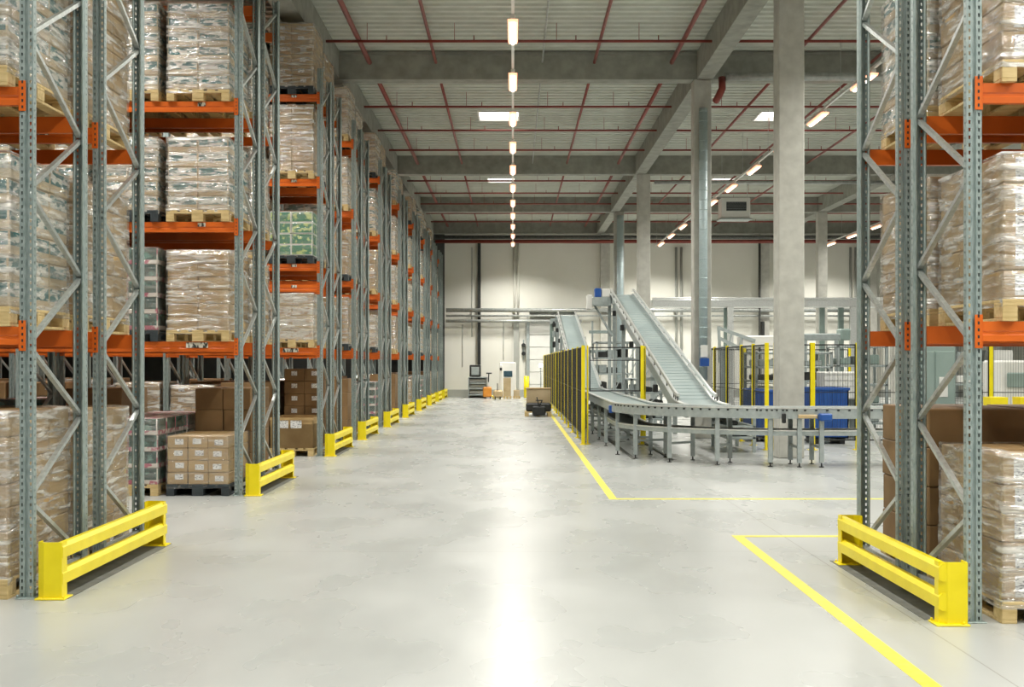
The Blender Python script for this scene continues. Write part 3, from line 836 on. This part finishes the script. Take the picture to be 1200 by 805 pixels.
# ------------------------------------------------------------------ things on the back wall
WY = WALLY - .04
def wx(px, y=WALLY): return (px - 601) * y / F
def wz(py, y=WALLY): return CAMZ + (425 - py) * y / F
tag(MB().box(wx(560), wx(563.4), WY - .2, WY, 1.6, wz(284)).build('cable_riser', 'black'), 'wide dark cable riser running up the back wall left of the lights', 'cable riser')
t = thing('conduit_pair', 'pair of beige pipes running up the back wall below the light row', 'pipe', (0, WY, 0))
MB().tube([(wx(602.8), -.06, wz(372)), (wx(602.8), -.06, wz(285))], .055, 8).build('pipe', 'wall', t)
MB().tube([(wx(607), -.06, wz(372)), (wx(607), -.06, wz(285))], .055, 8).build('pipe', 'wall', t)
tag(MB().box(wx(602), wx(608), WY - .2, WY, wz(455), wz(372)).build('wall_duct', 'plinth'), 'grey rectangular duct down the back wall behind the white machine', 'duct')
for px, a, b, w_ in ((553, 290, 395, 'left of the dark riser'), (542, 380, 430, 'near the far rack end'), (590, 374, 422, 'above the white machine'), (616, 378, 440, 'beside the dock door')):
    pipe_thing('drop_cable', [(wx(px), WALLY - .017, wz(b)), (wx(px), WALLY - .017, wz(a))], .018, 'greypipe', 'thin cable down the back wall ' + w_, 'cable', n=6)
for py, r, x1, w_ in ((364, .10, 17, 'upper'), (370.5, .05, 17, 'middle'), (376.5, .07, 3.4, 'lower')):
    o = thing('wall_pipe', '%s of the horizontal grey pipes along the back wall' % w_, 'pipe', (0, WY, 0), 'horizontal pipes on the back wall')
    MB().tube([(-3.3, -.45, wz(py)), (x1, -.45, wz(py))], r, 8).build('pipe', 'greypipe', o)
    g = MB()
    for x in (-2, 0, 2, 5.5, 8, 11, 14):
        if x < x1: g.box(x - .03, x + .03, -.45, 0, wz(py) - .03, wz(py) + .03)
    g.build('bracket', 'greypipe', o)
for px, zz in ((795, 1), (999, 1)):
    t = thing('conduit_pair', 'pair of pipes up the back wall %s' % ('left of the ducted column' if px < 900 else 'beyond the fenced cell'), 'pipe', (0, WY, 0))
    for d in (-3, 3): MB().tube([(wx(px + d), -.06, 1), (wx(px + d), -.06, wz(290))], .06, 8).build('pipe', 'plinth', t)
pipe_thing('downpipe', [(wx(887.5), WY - .5, 1), (wx(887.5), WY - .5, wz(285))], .06, 'darkpipe', 'dark downpipe beside the pilaster on the back wall')
tag(MB().cbox(wx(889.5), wx(893), WY - .6, WY - .35, wz(395), wz(377), .02).build('wall_box', 'black'), 'small dark box on the far pilaster', 'box')

# bollard, dock signal, spotlight
tag(MB().tube([(wx(617, 58), 58, 0), (wx(617, 58), 58, 1.05)], .13, 14).build('bollard', 'yellow'), 'yellow bollard beside the dock door', 'bollard')
t = thing('dock_signal', 'small black signal lamp box on the wall left of the dock door', 'signal', (wx(613.5), WY, 2.15))
for z in (0, .42): MB().tube([(0, -.16, z), (0, -.02, z)], .10, 12).build('signal_head', 'black', t)
MB().box(-.03, .03, -.03, 0, -.3, .7).build('mounting_bar', 'steelgrey', t)
t = thing('work_lamp', 'round bright white lamp shining beside the dock door', 'lamp', (1.17, 50.0, 0))
MB().tube([(0, 0, 1.59), (0, .12, 1.59)], [.085, .05], 16).build('lamp_shell', 'black', t)
MB().tube([(0, -.03, 1.59), (0, 0, 1.59)], [.07, .085], 16).build('lens', 'spot', t)
MB().tube([(0, .06, 0), (0, .06, 1.55)], .02, 8).build('stand', 'steelgrey', t)
MB().tube([(0, .06, 0), (0, .06, .02)], .14, 12).build('foot', 'steelgrey', t)

# grey shelf unit with dark monitor box
t = thing('shelf_unit', 'grey steel shelf unit with stepped shelves against the back wall', 'shelf', (wx(549, 58), 57.6, 0))
W_ = (571 - 549) * 58 / F
g = MB().box(0, .04, 0, .8, 0, 1.0).box(W_ - .04, W_, 0, .8, 0, 1.0).box(.0, W_, .76, .8, 0, 1.0)
g.build('side_panel', 'steelgrey', t)
for z in (.12, .42, .68, .96): MB().cbox(.02, W_ - .02, -.05, .78, z, z + .05, .008).build('shelf', 'steelgrey', t)
for z in (.19, .48, .74): MB().cbox(.06, W_ - .06, .05, .6, z, z + .17, .02).build('drawer', 'plinth', t)
t2 = thing('monitor_cabinet', 'dark framed monitor cabinet standing on the grey shelf unit', 'cabinet', (wx(550.5, 58), 57.7, 1.015))
MB().cbox(0, .54, 0, .5, 0, .58, .03).build('casing', 'black', t2)
MB().cbox(.09, .46, -.02, .01, .09, .48, .01).build('screen', 'steelgrey', t2)

# orange pallet truck
t = thing('pallet_truck', 'orange electric pallet truck parked beside the grey shelf unit', 'pallet truck', (wx(573.5, 57), 56.6, 0))
MB().cbox(-.3, .1, 0, .5, .06, .55, .05).build('motor_cover', 'orangev', t)
MB().cbox(-.1, .0, .1, .4, .55, 1.1, .02).build('mast_cover', 'white', t)
MB().tube([(-.05, .2, .5), (-.02, .0, 1.2)], .025, 8).tube([(-.14, 0, 1.2), (.12, 0, 1.2)], .03, 8).build('tiller', 'black', t)
for fx in (.12, .40): MB().cbox(fx, fx + .16, 0, .9, .06, .13, .01).build('fork', 'yellow', t)
for wx_ in (-.22, .02): MB().tube([(wx_, .1, .08), (wx_ + .06, .1, .08)], .08, 12).build('wheel', 'black', t)
t = thing('hand_truck', 'dull yellow hand pallet truck beside the orange one', 'pallet truck', (wx(583, 55), 54.9, 0))
MB().cbox(-.2, .25, 0, .35, .08, .45, .08).build('pump_body', 'tape', t)
MB().cbox(.05, .15, .35, 1.3, .06, .12, .01).cbox(-.2, -.1, .35, 1.3, .06, .12, .01).build('fork', 'yellow', t)
MB().tube([(0, .1, .4), (0, -.15, .75)], .02, 8).build('handle', 'black', t)
for wx_ in (-.12, .1): MB().tube([(wx_, .05, .08), (wx_ + .05, .05, .08)], .08, 12).build('wheel', 'black', t)

# white wrapping machine
t = thing('wrapping_machine', 'tall white packing machine with a dark screen at the back wall', 'machine', (wx(585.5, 58), 57.6, 0))
MB().cbox(0, .80, .3, .9, 0, 1.72, .03).build('cabinet_body', 'white', t)
MB().cbox(.0, .14, -.0, .3, 0, 1.6, .02).build('side_column', 'white', t)
MB().cbox(.2, .62, .26, .31, 1.02, 1.30, .01).build('screen', 'screen', t)
MB().cbox(.01, .12, -.03, .02, 1.32, 1.46, .01).build('sensor', 'black', t)
def small_load(x, y, z, w_, d_, h_, label, n=2, lay=3, flat=True):
    t = thing('pallet_load', label, 'pallet load', (x, y, z))
    g = MB(); 
    for s in range(4): g.box(-w_ / 2, w_ / 2, -d_ / 2 + s * d_ / 4 + .01, -d_ / 2 + (s + 1) * d_ / 4 - .02, .10, .125)
    for sx in (-1, 0, 1): g.box(sx * (w_ / 2 - .05) - .05, sx * (w_ / 2 - .05) + .05, -d_ / 2, d_ / 2, 0, .10)
    g.build('pallet', 'wood', t)
    for L in range(lay):
        for i in range(n):
            a = -w_ / 2 + .02 + i * (w_ - .04) / n
            carton_into(MB(), a, a + (w_ - .04) / n - .005, -d_ / 2 + .02, d_ / 2 - .02, .126 + L * h_ / lay, .126 + (L + 1) * h_ / lay - .004).build('carton', 'kraftp', t)
    return t
small_load(wx(594.5, 57) + .0, 56.6, 0, .40, .6, .85, 'narrow stack of pale cartons before the white machine', 1, 4)
small_load(wx(605, 57) + .02, 56.7, 0, .34, .6, .28, 'low pallet with one small carton right of the white machine', 1, 1)

# loaded pallet with truck in the corridor beside the fence
t = thing('pallet_load', 'long pale carton on a wooden pallet left of the black fence', 'pallet load', (.80, 38.3, 0))
g = MB()
for k in range(5): g.box(-.42, .42, -.6 + k * .25, -.6 + k * .25 + .2, .12, .145)
for sx in (-.36, 0, .36): g.box(sx - .06, sx + .06, -.6, .6, 0, .12)
g.build('pallet', 'wood', t)
MB().cbox(-.36, .40, -.3, .6, .42, .86, .01).build('carton', 'kraftp', t)
MB().cbox(-.38, .42, -.32, .62, .86, .89, .005).build('carton_lid', 'kraft', t)
MB().cbox(-.38, .42, -.4, .6, .145, .42, .05).build('black_tray', 'black', t)
t = thing('pallet_truck', 'black pallet truck tiller in front of the long pale carton', 'pallet truck', (.83, 37.45, 0))
MB().cbox(-.22, .2, 0, .22, .04, .34, .04).build('motor_cover', 'black', t)
MB().tube([(-.0, .1, .3), (-.08, -.05, .62)], .02, 6).tube([(-.02, .1, .3), (.08, -.05, .5)], .02, 6).tube([(-.12, -.05, .52), (.1, -.05, .52)], .02, 6).build('tiller', 'black', t)
for wx_ in (-.18, .12): MB().tube([(wx_, .1, .06), (wx_ + .05, .1, .06)], .06, 10).build('wheel', 'steelgrey', t)

# ------------------------------------------------------------------ machine fences
def mesh_panel(L, H, z0, pitch=.05, wire=.006, horiz=None):
    """welded wire panel along +x, from 0 to L"""
    mb = MB(); fr = .025
    mb.box(0, L, -.012, .012, z0, z0 + fr).box(0, L, -.012, .012, z0 + H - fr, z0 + H)
    mb.box(0, fr, -.012, .012, z0, z0 + H).box(L - fr, L, -.012, .012, z0, z0 + H)
    n = int(L / pitch)
    for k in range(1, n):
        x = L * k / n; mb.box(x - wire / 2, x + wire / 2, -wire / 2, wire / 2, z0, z0 + H)
    for z in (horiz or [z0 + H / 2]): mb.box(0, L, -.008, .008, z - .008, z + .008)
    return mb
def fence(label, pts, H, postw, matw='black', pitch=.05, wire=.006, z0=.18, base=True, horiz=None):
    """pts: (x, y, post width factor)"""
    t = thing('safety_fence', label, 'fence', (pts[0][0], pts[0][1], 0))
    o = Vector((pts[0][0], pts[0][1], 0))
    for i, p in enumerate(pts):
        q = Vector((p[0], p[1], 0)) - o; w_ = postw * (p[2] if len(p) > 2 else 1) / 2
        po = MB().cbox(q.x - w_, q.x + w_, q.y - w_, q.y + w_, 0, H, .004).build('fence_post', 'yellow', t)
        if base: MB().cbox(q.x - w_ - .04, q.x + w_ + .04, q.y - w_ - .04, q.y + w_ + .04, 0, .012, .002).build('base_plate', 'yellow', po)
        if i < len(pts) - 1:
            n_ = Vector((pts[i + 1][0], pts[i + 1][1], 0)) - o; d = n_ - q; L = d.length - postw
            if L < .1: continue
            s_ = q + d.normalized() * postw / 2
            mesh_panel(L, H - z0 - .03, z0, pitch, wire, horiz).build('mesh_panel', matw, t, s_, math.atan2(d.y, d.x))
    return t
pts = []
y = 24.8; k = 0
while y < 55.5:
    pts.append((1.46, y, 1.0 if (k % 7 == 0) else .55)); y += 2.19; k += 1
fence('long black mesh fence with yellow posts along the main aisle', pts, 2.06, .075, pitch=.04, wire=.014, horiz=[1.1])
fence('open mesh fence return behind the near fence post', [(1.56, 24.95, .5), (2.70, 24.95), (2.9, 26.4, 1)], 2.06, .07, pitch=.38, wire=.005, z0=1.1, horiz=[1.75])
fence('black mesh fence with yellow posts right of the big incline', [(4.95, 23.3, 1.2), (4.95, 24.6), (4.95, 25.9), (4.95, 27.6), (4.95, 29.3), (4.95, 31)], 2.09, .06, pitch=.05, wire=.004)
fence('mesh fence with yellow posts across the machine cell behind the conveyor', [(5.1, 23.3, .6), (5.84, 23.3, 1.5), (6.72, 23.3, 1.2), (7.6, 23.3), (8.5, 23.3), (9.32, 23.3, 1.2), (10.4, 23.3), (11.6, 23.3)], 2.09, .06, pitch=.05, wire=.0035)
fence('mesh fence with yellow posts deeper in the machine cell', [(5.2, 33, 1), (6.4, 33), (7.9, 33), (9.3, 33)], 2.1, .07, pitch=.06, wire=.005)

# ------------------------------------------------------------------ conveyors
def arc(cx, cy, r, a0, a1, z, n=14):
    return [(cx + r * math.cos(R(a0 + (a1 - a0) * k / n)), cy + r * math.sin(R(a0 + (a1 - a0) * k / n)), z) for k in range(n + 1)]
def conveyor_legs(t, spots, top, w_=.05, cross=True):
    """spots: list of ((x,y),(x,y)) leg pairs"""
    for a, b in spots:
        for p in (a, b):
            l_ = MB().box(p[0] - w_ / 2, p[0] + w_ / 2, p[1] - .03, p[1] + .03, .07, top).build('leg', 'steelgrey', t)
            MB().tube([(p[0], p[1], .01), (p[0], p[1], .08)], .012, 6).tube([(p[0], p[1], 0), (p[0], p[1], .012)], .04, 10).build('levelling_foot', 'black', l_)
        if cross:
            for z in (.32,): MB().bar((a[0], a[1], z), (b[0], b[1], z), .03, .04).build('cross_bar', 'steelgrey', t)
HW = .35; ZT = .97
def conveyor_body(t, path, hw=HW, belt='belt', rail='alu', depth=.17, lip=.045, dots=True, fascia='steelgrey'):
    MB().sweep([(-hw + .03, -.045), (hw - .03, -.045), (hw - .03, -.07), (-hw + .03, -.07)], path).build('belt', belt, t)
    for s in (-1, 1):
        a, b = (s * (hw - .03), s * (hw + .03))
        rb = MB().sweep([(a, -.02), (a, -depth), (b, -depth), (b, -.02)], path).build('side_rail', fascia, t)
        MB().sweep([(a - s * .012, 0), (a - s * .012, -.02), (b + s * .01, -.02), (b + s * .01, 0)], path).build('rail_cap', rail, rb)
main = [(2.22, 35.0, ZT), (2.22, 30, ZT), (2.22, 26, ZT), (2.22, 24, ZT)] + [(x, y, ZT) for x, y, _ in arc(4.87, 22.4, 2.65, 180, 270, ZT, 18)] + [(6, 19.75, ZT), (8, 19.75, ZT), (12.5, 19.75, ZT)]
t = thing('curved_conveyor', 'flat curved belt conveyor bending right in front of the columns', 'conveyor', (0, 0, 0))
conveyor_body(t, main, depth=.18)
def on_arc(a, r): return (4.87 + r * math.cos(R(a)), 22.4 + r * math.sin(R(a)))
legs = [((1.90, y), (2.54, y)) for y in (33.5, 31, 28.5, 26.3, 24.4)]
legs += [(on_arc(a, 2.95), on_arc(a, 2.33)) for a in (186, 204, 222, 240, 257)]
legs += [((x, 19.43), (x, 20.07)) for x in (4.66, 5.02, 7.2, 9.4, 11.6)]
conveyor_legs(t, legs, ZT - .18, .07)
MB().cbox(1.80, 1.88, 22.3, 22.5, .76, .90, .01).build('drive_motor', 'blue', t)
MB().cbox(4.94, 5.14, 19.2, 19.36, .76, .88, .02).build('drive_motor', 'blue', t)
MB().cbox(4.62, 4.92, 19.3, 19.37, .80, .86, .01).build('drive_shaft', 'tape', t)
MB().cbox(4.36, 4.42, 19.32, 19.38, .72, .88, .01).build('sensor', 'black', t)
g = MB()
for k in range(40):
    x = 4.0 + k * .18; g.box(x, x + .035, 19.355, 19.368, ZT - .055, ZT - .03)
for k in range(26):
    px, py = on_arc(190 + k * 3, 3.033); g.box(px - .015, px + .015, py - .012, py + .012, ZT - .055, ZT - .03)
g.build('roller_end', 'black', t)
# lower conveyor under it
low = [(2.22, 33.0, .60), (2.22, 26, .60), (2.22, 24, .60)] + [(x, y, .60) for x, y, _ in arc(4.87, 22.4, 2.65, 180, 270, 0, 16)] + [(6, 19.75, .60), (12.5, 19.75, .60)]
t = thing('lower_conveyor', 'narrow lower conveyor running beneath the curved one', 'conveyor', (0, 0, 0))
conveyor_body(t, low, .27, 'beltdark', 'alu', .09)
# inclines
def incline(name, label, xc, y0, y1, z0, z1, legs_at, lead):
    t = thing(name, label, 'conveyor', (xc, y0, 0))
    path = [(0, lead - y0, z0 + .0), (0, -1.0, z0), (0, -.6, z0 + .006), (0, -.25, z0 + .02), (0, 0, z0 + .04), (0, .25, z0 + .07)]
    m = (z1 - z0) / (y1 - y0)
    nn = 14
    for k in range(1, nn): path.append((0, .25 + (y1 - y0 - .25) * k / nn, z0 + .07 + (z1 - z0 - .07) * k / nn))
    path += [(0, y1 - y0, z1), (0, y1 - y0 + .5, z1 + .01)]
    conveyor_body(t, path, .37, depth=.24)
    # raised outer guide rails
    for s in (-1, 1):
        MB().sweep([(s * .33, .06), (s * .33, .13), (s * .375, .13), (s * .375, .06)], path[3:]).build('guide_rail', 'alu', t)
        st = MB()
        for (x, y, z) in path[3:-1]: st.box(s * .37 - .01, s * .37 + .01, y - .02, y + .02, z - .05, z + .08)
        st.build('rail_bracket', 'black', t)
    # slats across the belt
    sl = MB(); k = 0; y = .3
    while y < y1 - y0:
        z = z0 + .07 + (z1 - z0 - .07) * max(0, y - .25) / (y1 - y0 - .25)
        sl.box(-.32, .32, y, y + .012, z - .043, z - .036); y += .30
    sl.build('belt_seam', 'galvd', t)
    for y in legs_at:
        z = z0 + (z1 - z0) * (y / (y1 - y0))
        for s in (-1, 1):
            MB().box(s * .43 - .05, s * .43 + .05, y - .05, y + .05, 0, z - .05).build('leg', 'steelgrey', t)
        for zz in (.5, z * .6): MB().box(-.43, .43, y - .03, y + .03, zz, zz + .06).build('cross_bar', 'steelgrey', t)
        MB().bar((-.43, y, .5), (.43, y, z * .6), .03).build('diagonal_brace', 'steelgrey', t)
    for k in range(5):
        y = (y1 - y0) * (.15 + .17 * k); z = z0 + (z1 - z0) * y / (y1 - y0)
        MB().cbox(-.53, -.43, y, y + .14, z - .32, z - .16, .015).build('drive_unit', 'black', t)
    return t
t = incline('incline_conveyor', 'large inclined belt conveyor rising right of centre', 3.45, 22.6, 37.5, ZT, 3.88, (6, 10, 13, 14.7), 21.1)
MB().cbox(-1.0, -.42, 14.2, 15.0, 3.72 - .25, 3.72, .02).build('drive_platform', 'steelgrey', t)
MB().cbox(-.92, -.72, 14.25, 14.6, 3.72, 4.0, .02).build('drive_motor', 'blue', t)
MB().cbox(-.70, -.45, 14.25, 14.6, 3.72, 3.98, .02).build('gearbox', 'white', t)
MB().cbox(-1.15, -.98, 14.3, 14.9, 3.35, 3.8, .02).build('control_box', 'white', t)
MB().bar((-.9, 14.6, 3.47), (-.45, 13.5, 2.5), .05).build('strut', 'steelgrey', t)
t = incline('incline_conveyor', 'narrower far inclined belt conveyor behind the black mesh fence', 2.22, 35.2, 49.2, ZT, 3.68, (5, 9, 12.5, 13.8), 35.0)
MB().cbox(-.69, -.45, 13.6, 14.4, 3.3, 3.5, .02).build('drive_platform', 'steelgrey', t)
MB().box(-.69, -.53, 14.05, 14.2, 0, 3.3).build('support_column', 'cabinet', t)
for k in range(4): MB().cbox(-.60, -.48, 13.6, 13.8, 1.9 + k * .42, 2.15 + k * .42, .02).build('control_box', 'black' if k % 2 else 'steelgrey', t)
for z in (2.1, 2.9): MB().cbox(.9, 2.0, 13.6, 13.8, z, z + .12, .01).build('cross_rail', 'galv', t)
for x in (1.0, 1.9): MB().box(x, x + .07, 13.65, 13.75, 0, 3.4).build('leg', 'steelgrey', t)

# floor guide rails beneath the conveyors
for x0, x1, y0, y1, w_ in ((2.1, 2.15, 21.0, 33, 'nearest the fence'), (2.75, 2.8, 20.8, 30, 'under the curved conveyor')):
    tag(MB().box(x0, x1, y0, y1, 0, .02).build('floor_rail', 'rubber'), 'thin dark floor rail %s' % w_, 'floor rail')

# overhead conveyor across the far hall
t = thing('overhead_conveyor', 'long light grey overhead conveyor on tall legs across the far hall', 'conveyor', (0, 42, 0))
MB().cbox(4.9, 15, 0, .8, 3.66, 3.92, .02).build('track', 'alu', t)
MB().cbox(4.9, 15, -.06, 0, 3.92, 3.99, .01).build('side_rail', 'alu', t)
for px in (856, 1000, 1060): 
    x = (px - 601) * 42 / F; MB().box(x - .1, x + .1, -.05, .1, 0, 3.66).build('leg', 'alu', t)
for px in (851, 963, 985):
    x = (px - 601) * 42.8 / F; MB().box(x - .09, x + .09, .7, .85, 0, 3.66).build('leg', 'cabinet', t)
t = thing('sorter_conveyor', 'short raised conveyor with a white hood behind the fence', 'conveyor', (0, 36, 0))
MB().cbox(6.9, 8.2, 0, .8, 2.18, 2.52, .04).build('hood', 'white', t)
g = MB()
g.bar((6.2, 0, 2.75), (7.3, 0, 2.35), .06, .10).bar((6.2, 0, 2.45), (7.2, 0, 1.95), .06, .1).bar((6.2, 0, 2.8), (6.25, 0, 1.7), .08)
g.bar((6.6, 0, 2.6), (6.5, 0, 2.2), .05).bar((6.9, 0, 2.5), (6.8, 0, 2.1), .05)
g.build('frame', 'steelgrey', t)
for x in (6.3, 7.0, 8.1):
    MB().box(x - .05, x + .05, 0, .1, 0, 2.2).build('leg', 'steelgrey', t)
t = thing('transfer_conveyor', 'grey horizontal conveyor with a dark green end box right of the column', 'conveyor', (0, 31, 0))
MB().cbox(7.45, 8.6, 0, .6, 2.28, 2.46, .03).build('track', 'steelgrey', t)
MB().cbox(8.5, 8.75, -.05, .4, 2.28, 2.58, .03).build('end_box', 'cabinet', t)
for x in (7.6, 8.4): MB().box(x - .04, x + .04, 0, .08, 0, 2.3).build('leg', 'steelgrey', t)
t = thing('robot_arm', 'grey overhead gantry arm with hanging joints left of the column', 'machine', (5.0, 43, 0))
MB().box(-.06, .06, 0, .12, 0, 3.6).build('mast', 'steelgrey', t)
MB().cbox(-.75, -.2, -.1, .3, 3.3, 3.42, .03).build('arm', 'greypipe', t)
MB().cbox(-.62, -.32, -.1, .2, 2.95, 3.25, .06).build('motor_block', 'black', t)
MB().cbox(-.7, -.24, -.15, .3, 2.72, 2.86, .03).build('tool_plate', 'steelgrey', t)

# machines in the cell
def machine(name, label, cat, x0, x1, y0, y1, H, rows, mat='steelgrey', fill='black', cols=3):
    """open machine frame: posts, shelves of rollers and dark units"""
    t = thing(name, label, cat, (x0, y0, 0)); W = x1 - x0; DD = y1 - y0
    for x in (0, W - .06):
        for y in (0, DD - .06): MB().box(x, x + .06, y, y + .06, 0, H).build('leg', mat, t)
    for k in range(rows):
        z = .25 + (H - .3) * k / max(1, rows - 1)
        MB().cbox(0, W, 0, DD, z, z + .05, .008).build('deck', mat, t)
        if k < rows - 1:
            for c in range(cols):
                if (k * 7 + c * 3) % 5 == 0: continue
                a = .1 + (W - .2) * c / cols
                MB().cbox(a, a + (W - .2) / cols * .75, .08, DD - .15, z + .055, z + .055 + (H - .3) / rows * (.45 + .1 * ((k + c) % 3)), .02).build('drive_unit', fill if (k + c) % 2 else mat, t)
    return t
machine('roller_magazine', 'dark shelf-like roller magazine behind the fence left of the column', 'machine', 5.6, 7.4, 27.6, 29.0, 1.95, 6, 'steelgrey', 'black')
machine('sorting_frame', 'open steel sorting frame behind the large incline', 'machine', 2.75, 4.0, 39.5, 41.5, 2.4, 5, 'steelgrey', 'black')
machine('drive_frame', 'low steel drive frame under the large incline', 'machine', 2.95, 3.95, 30.0, 31.6, 1.3, 4, 'steelgrey', 'black')
machine('roller_drive', 'low dark roller drive frame at the foot of the large incline', 'machine', 4.05, 4.6, 22.6, 24.4, .72, 3, 'steelgrey', 'black', 2)
machine('tray_lift', 'grey tray lift frame beyond the machine cell fence', 'machine', 7.6, 8.8, 28, 29, 2.1, 5, 'steelgrey', 'cabinet')
machine('packing_machine', 'steel packing frame seen below the right rack beam', 'machine', 8.9, 11.2, 26, 27.5, 2.2, 5, 'steelgrey', 'white')
machine('roller_table', 'low roller table beyond the right rack', 'machine', 7.8, 12, 16.6, 17.4, .95, 3, 'alu', 'steelgrey', 5)
def blue_bin(x, y, w_, d_, z0, z1, label):
    t = thing('blue_container', label, 'container', (x, y, 0))
    g = MB(); zz = [z0, z1]
    g.box(0, w_, 0, .03, z0, z1).box(0, w_, d_ - .03, d_, z0, z1).box(0, .03, 0, d_, z0, z1).box(w_ - .03, w_, 0, d_, z0, z1).box(0, w_, 0, d_, z0, z0 + .03)
    n = int(w_ / .09)
    for k in range(n): g.box(k * w_ / n + .02, k * w_ / n + .045, -.015, 0, z0 + .06, z1 - .1)
    g.build('tub', 'blue', t)
    MB().cbox(-.025, w_ + .025, -.025, .03, z1 - .06, z1, .008).build('rim', 'blue', t)
    for fx in (.05, w_ - .15): MB().box(fx, fx + .1, .1, d_ - .1, 0, z0).build('skid', 'black', t)
blue_bin(6.28, 24.9, .72, 1.0, .12, 1.18, 'blue ribbed container in the cell right of the big column')
blue_bin(5.12, 25.6, .50, .9, .10, 1.12, 'blue container just left of the big column')
blue_bin(5.22, 26.75, .35, .6, .10, 1.12, 'smaller blue container farther back by the fence')
t = thing('white_cage', 'white wire-front box standing behind the blue ribbed container', 'box', (6.95, 26.3, 0))
MB().cbox(-.1, .75, 0, .7, .9, 1.50, .02).build('body', 'white', t)
g = MB()
for k in range(9): g.box(-.1 + k * .104, -.095 + k * .104, -.01, 0, .9, 1.5)
for k in range(5): g.box(-.1, .75, -.012, 0, .92 + k * .13, .925 + k * .13)
g.build('wire_front', 'greypipe', t)
for x in (-.05, .65): MB().box(x, x + .06, 0, .7, 0, .9).build('leg', 'steelgrey', t)
t = thing('control_cabinet', 'grey green control cabinet seen through the right rack', 'cabinet', (7.0, 20.9, 0))
MB().cbox(0, .75, 0, .5, .1, 2.0, .02).build('body', 'cabinet', t)
MB().cbox(.03, .37, -.02, 0, .2, 1.9, .008).build('door', 'cabinet', t)
MB().cbox(.39, .72, -.02, 0, .2, 1.9, .008).build('door', 'cabinet', t)
MB().cbox(.45, .60, -.03, -.02, 1.1, 1.45, .003).build('notice_sheet', 'white', t)
MB().box(.05, .7, .05, .45, 0, .1).build('plinth', 'black', t)
t = thing('packing_table', 'packing table with a light top seen over the dark cartons', 'table', (5.7, 14.6, 0))
MB().cbox(0, 2.2, 0, .8, 1.0, 1.05, .01).build('table_top', 'alu', t)
for x in (.05, 2.1):
    for y in (.05, .7): MB().box(x, x + .05, y, y + .05, 0, 1.0).build('leg', 'steelgrey', t)
for k, (x, w_) in enumerate(((.25, .22), (.62, .34), (1.3, .3))):
    o = MB().prism([(-.1, 0), (.1, 0), (.12, .22), (-.12, .22)], 0, 0, w_).build('storage_bin', 'yellow', None, (5.7 + x, 15.0, 1.05))
    tag(o, ('left', 'middle', 'right')[k] + ' yellow open bin on the packing table', 'bin', 'yellow bins on the packing table')
t = thing('gripper_arm', 'black jointed arm with a yellow joint below the right rack beam', 'machine', (8.1, 17.9, 0))
MB().tube([(0, 0, 0), (0, 0, 1.6)], .05, 10).build('mast', 'steelgrey', t)
MB().bar((-.2, 0, 1.95), (.35, 0, 1.45), .06, .09).build('arm', 'black', t)
MB().cbox(-.2, 1.2, -.05, .08, 2.0, 2.08, .01).build('beam_arm', 'black', t)
MB().cbox(.1, .3, -.1, .1, 1.72, 1.95, .03).build('joint', 'yellow', t)
t = thing('machine_housing', 'white machine housing beyond the fence at the right edge', 'machine', (9.9, 24.2, 0))
MB().cbox(0, 2.6, 0, 1.0, .1, 1.75, .04).build('body', 'white', t)
MB().cbox(.1, 2.4, -.05, 0, 1.2, 1.5, .02).build('window_panel', 'cabinet', t)
for x in (.1, 2.3): MB().box(x, x + .12, .1, .9, 0, .1).build('foot', 'black', t)
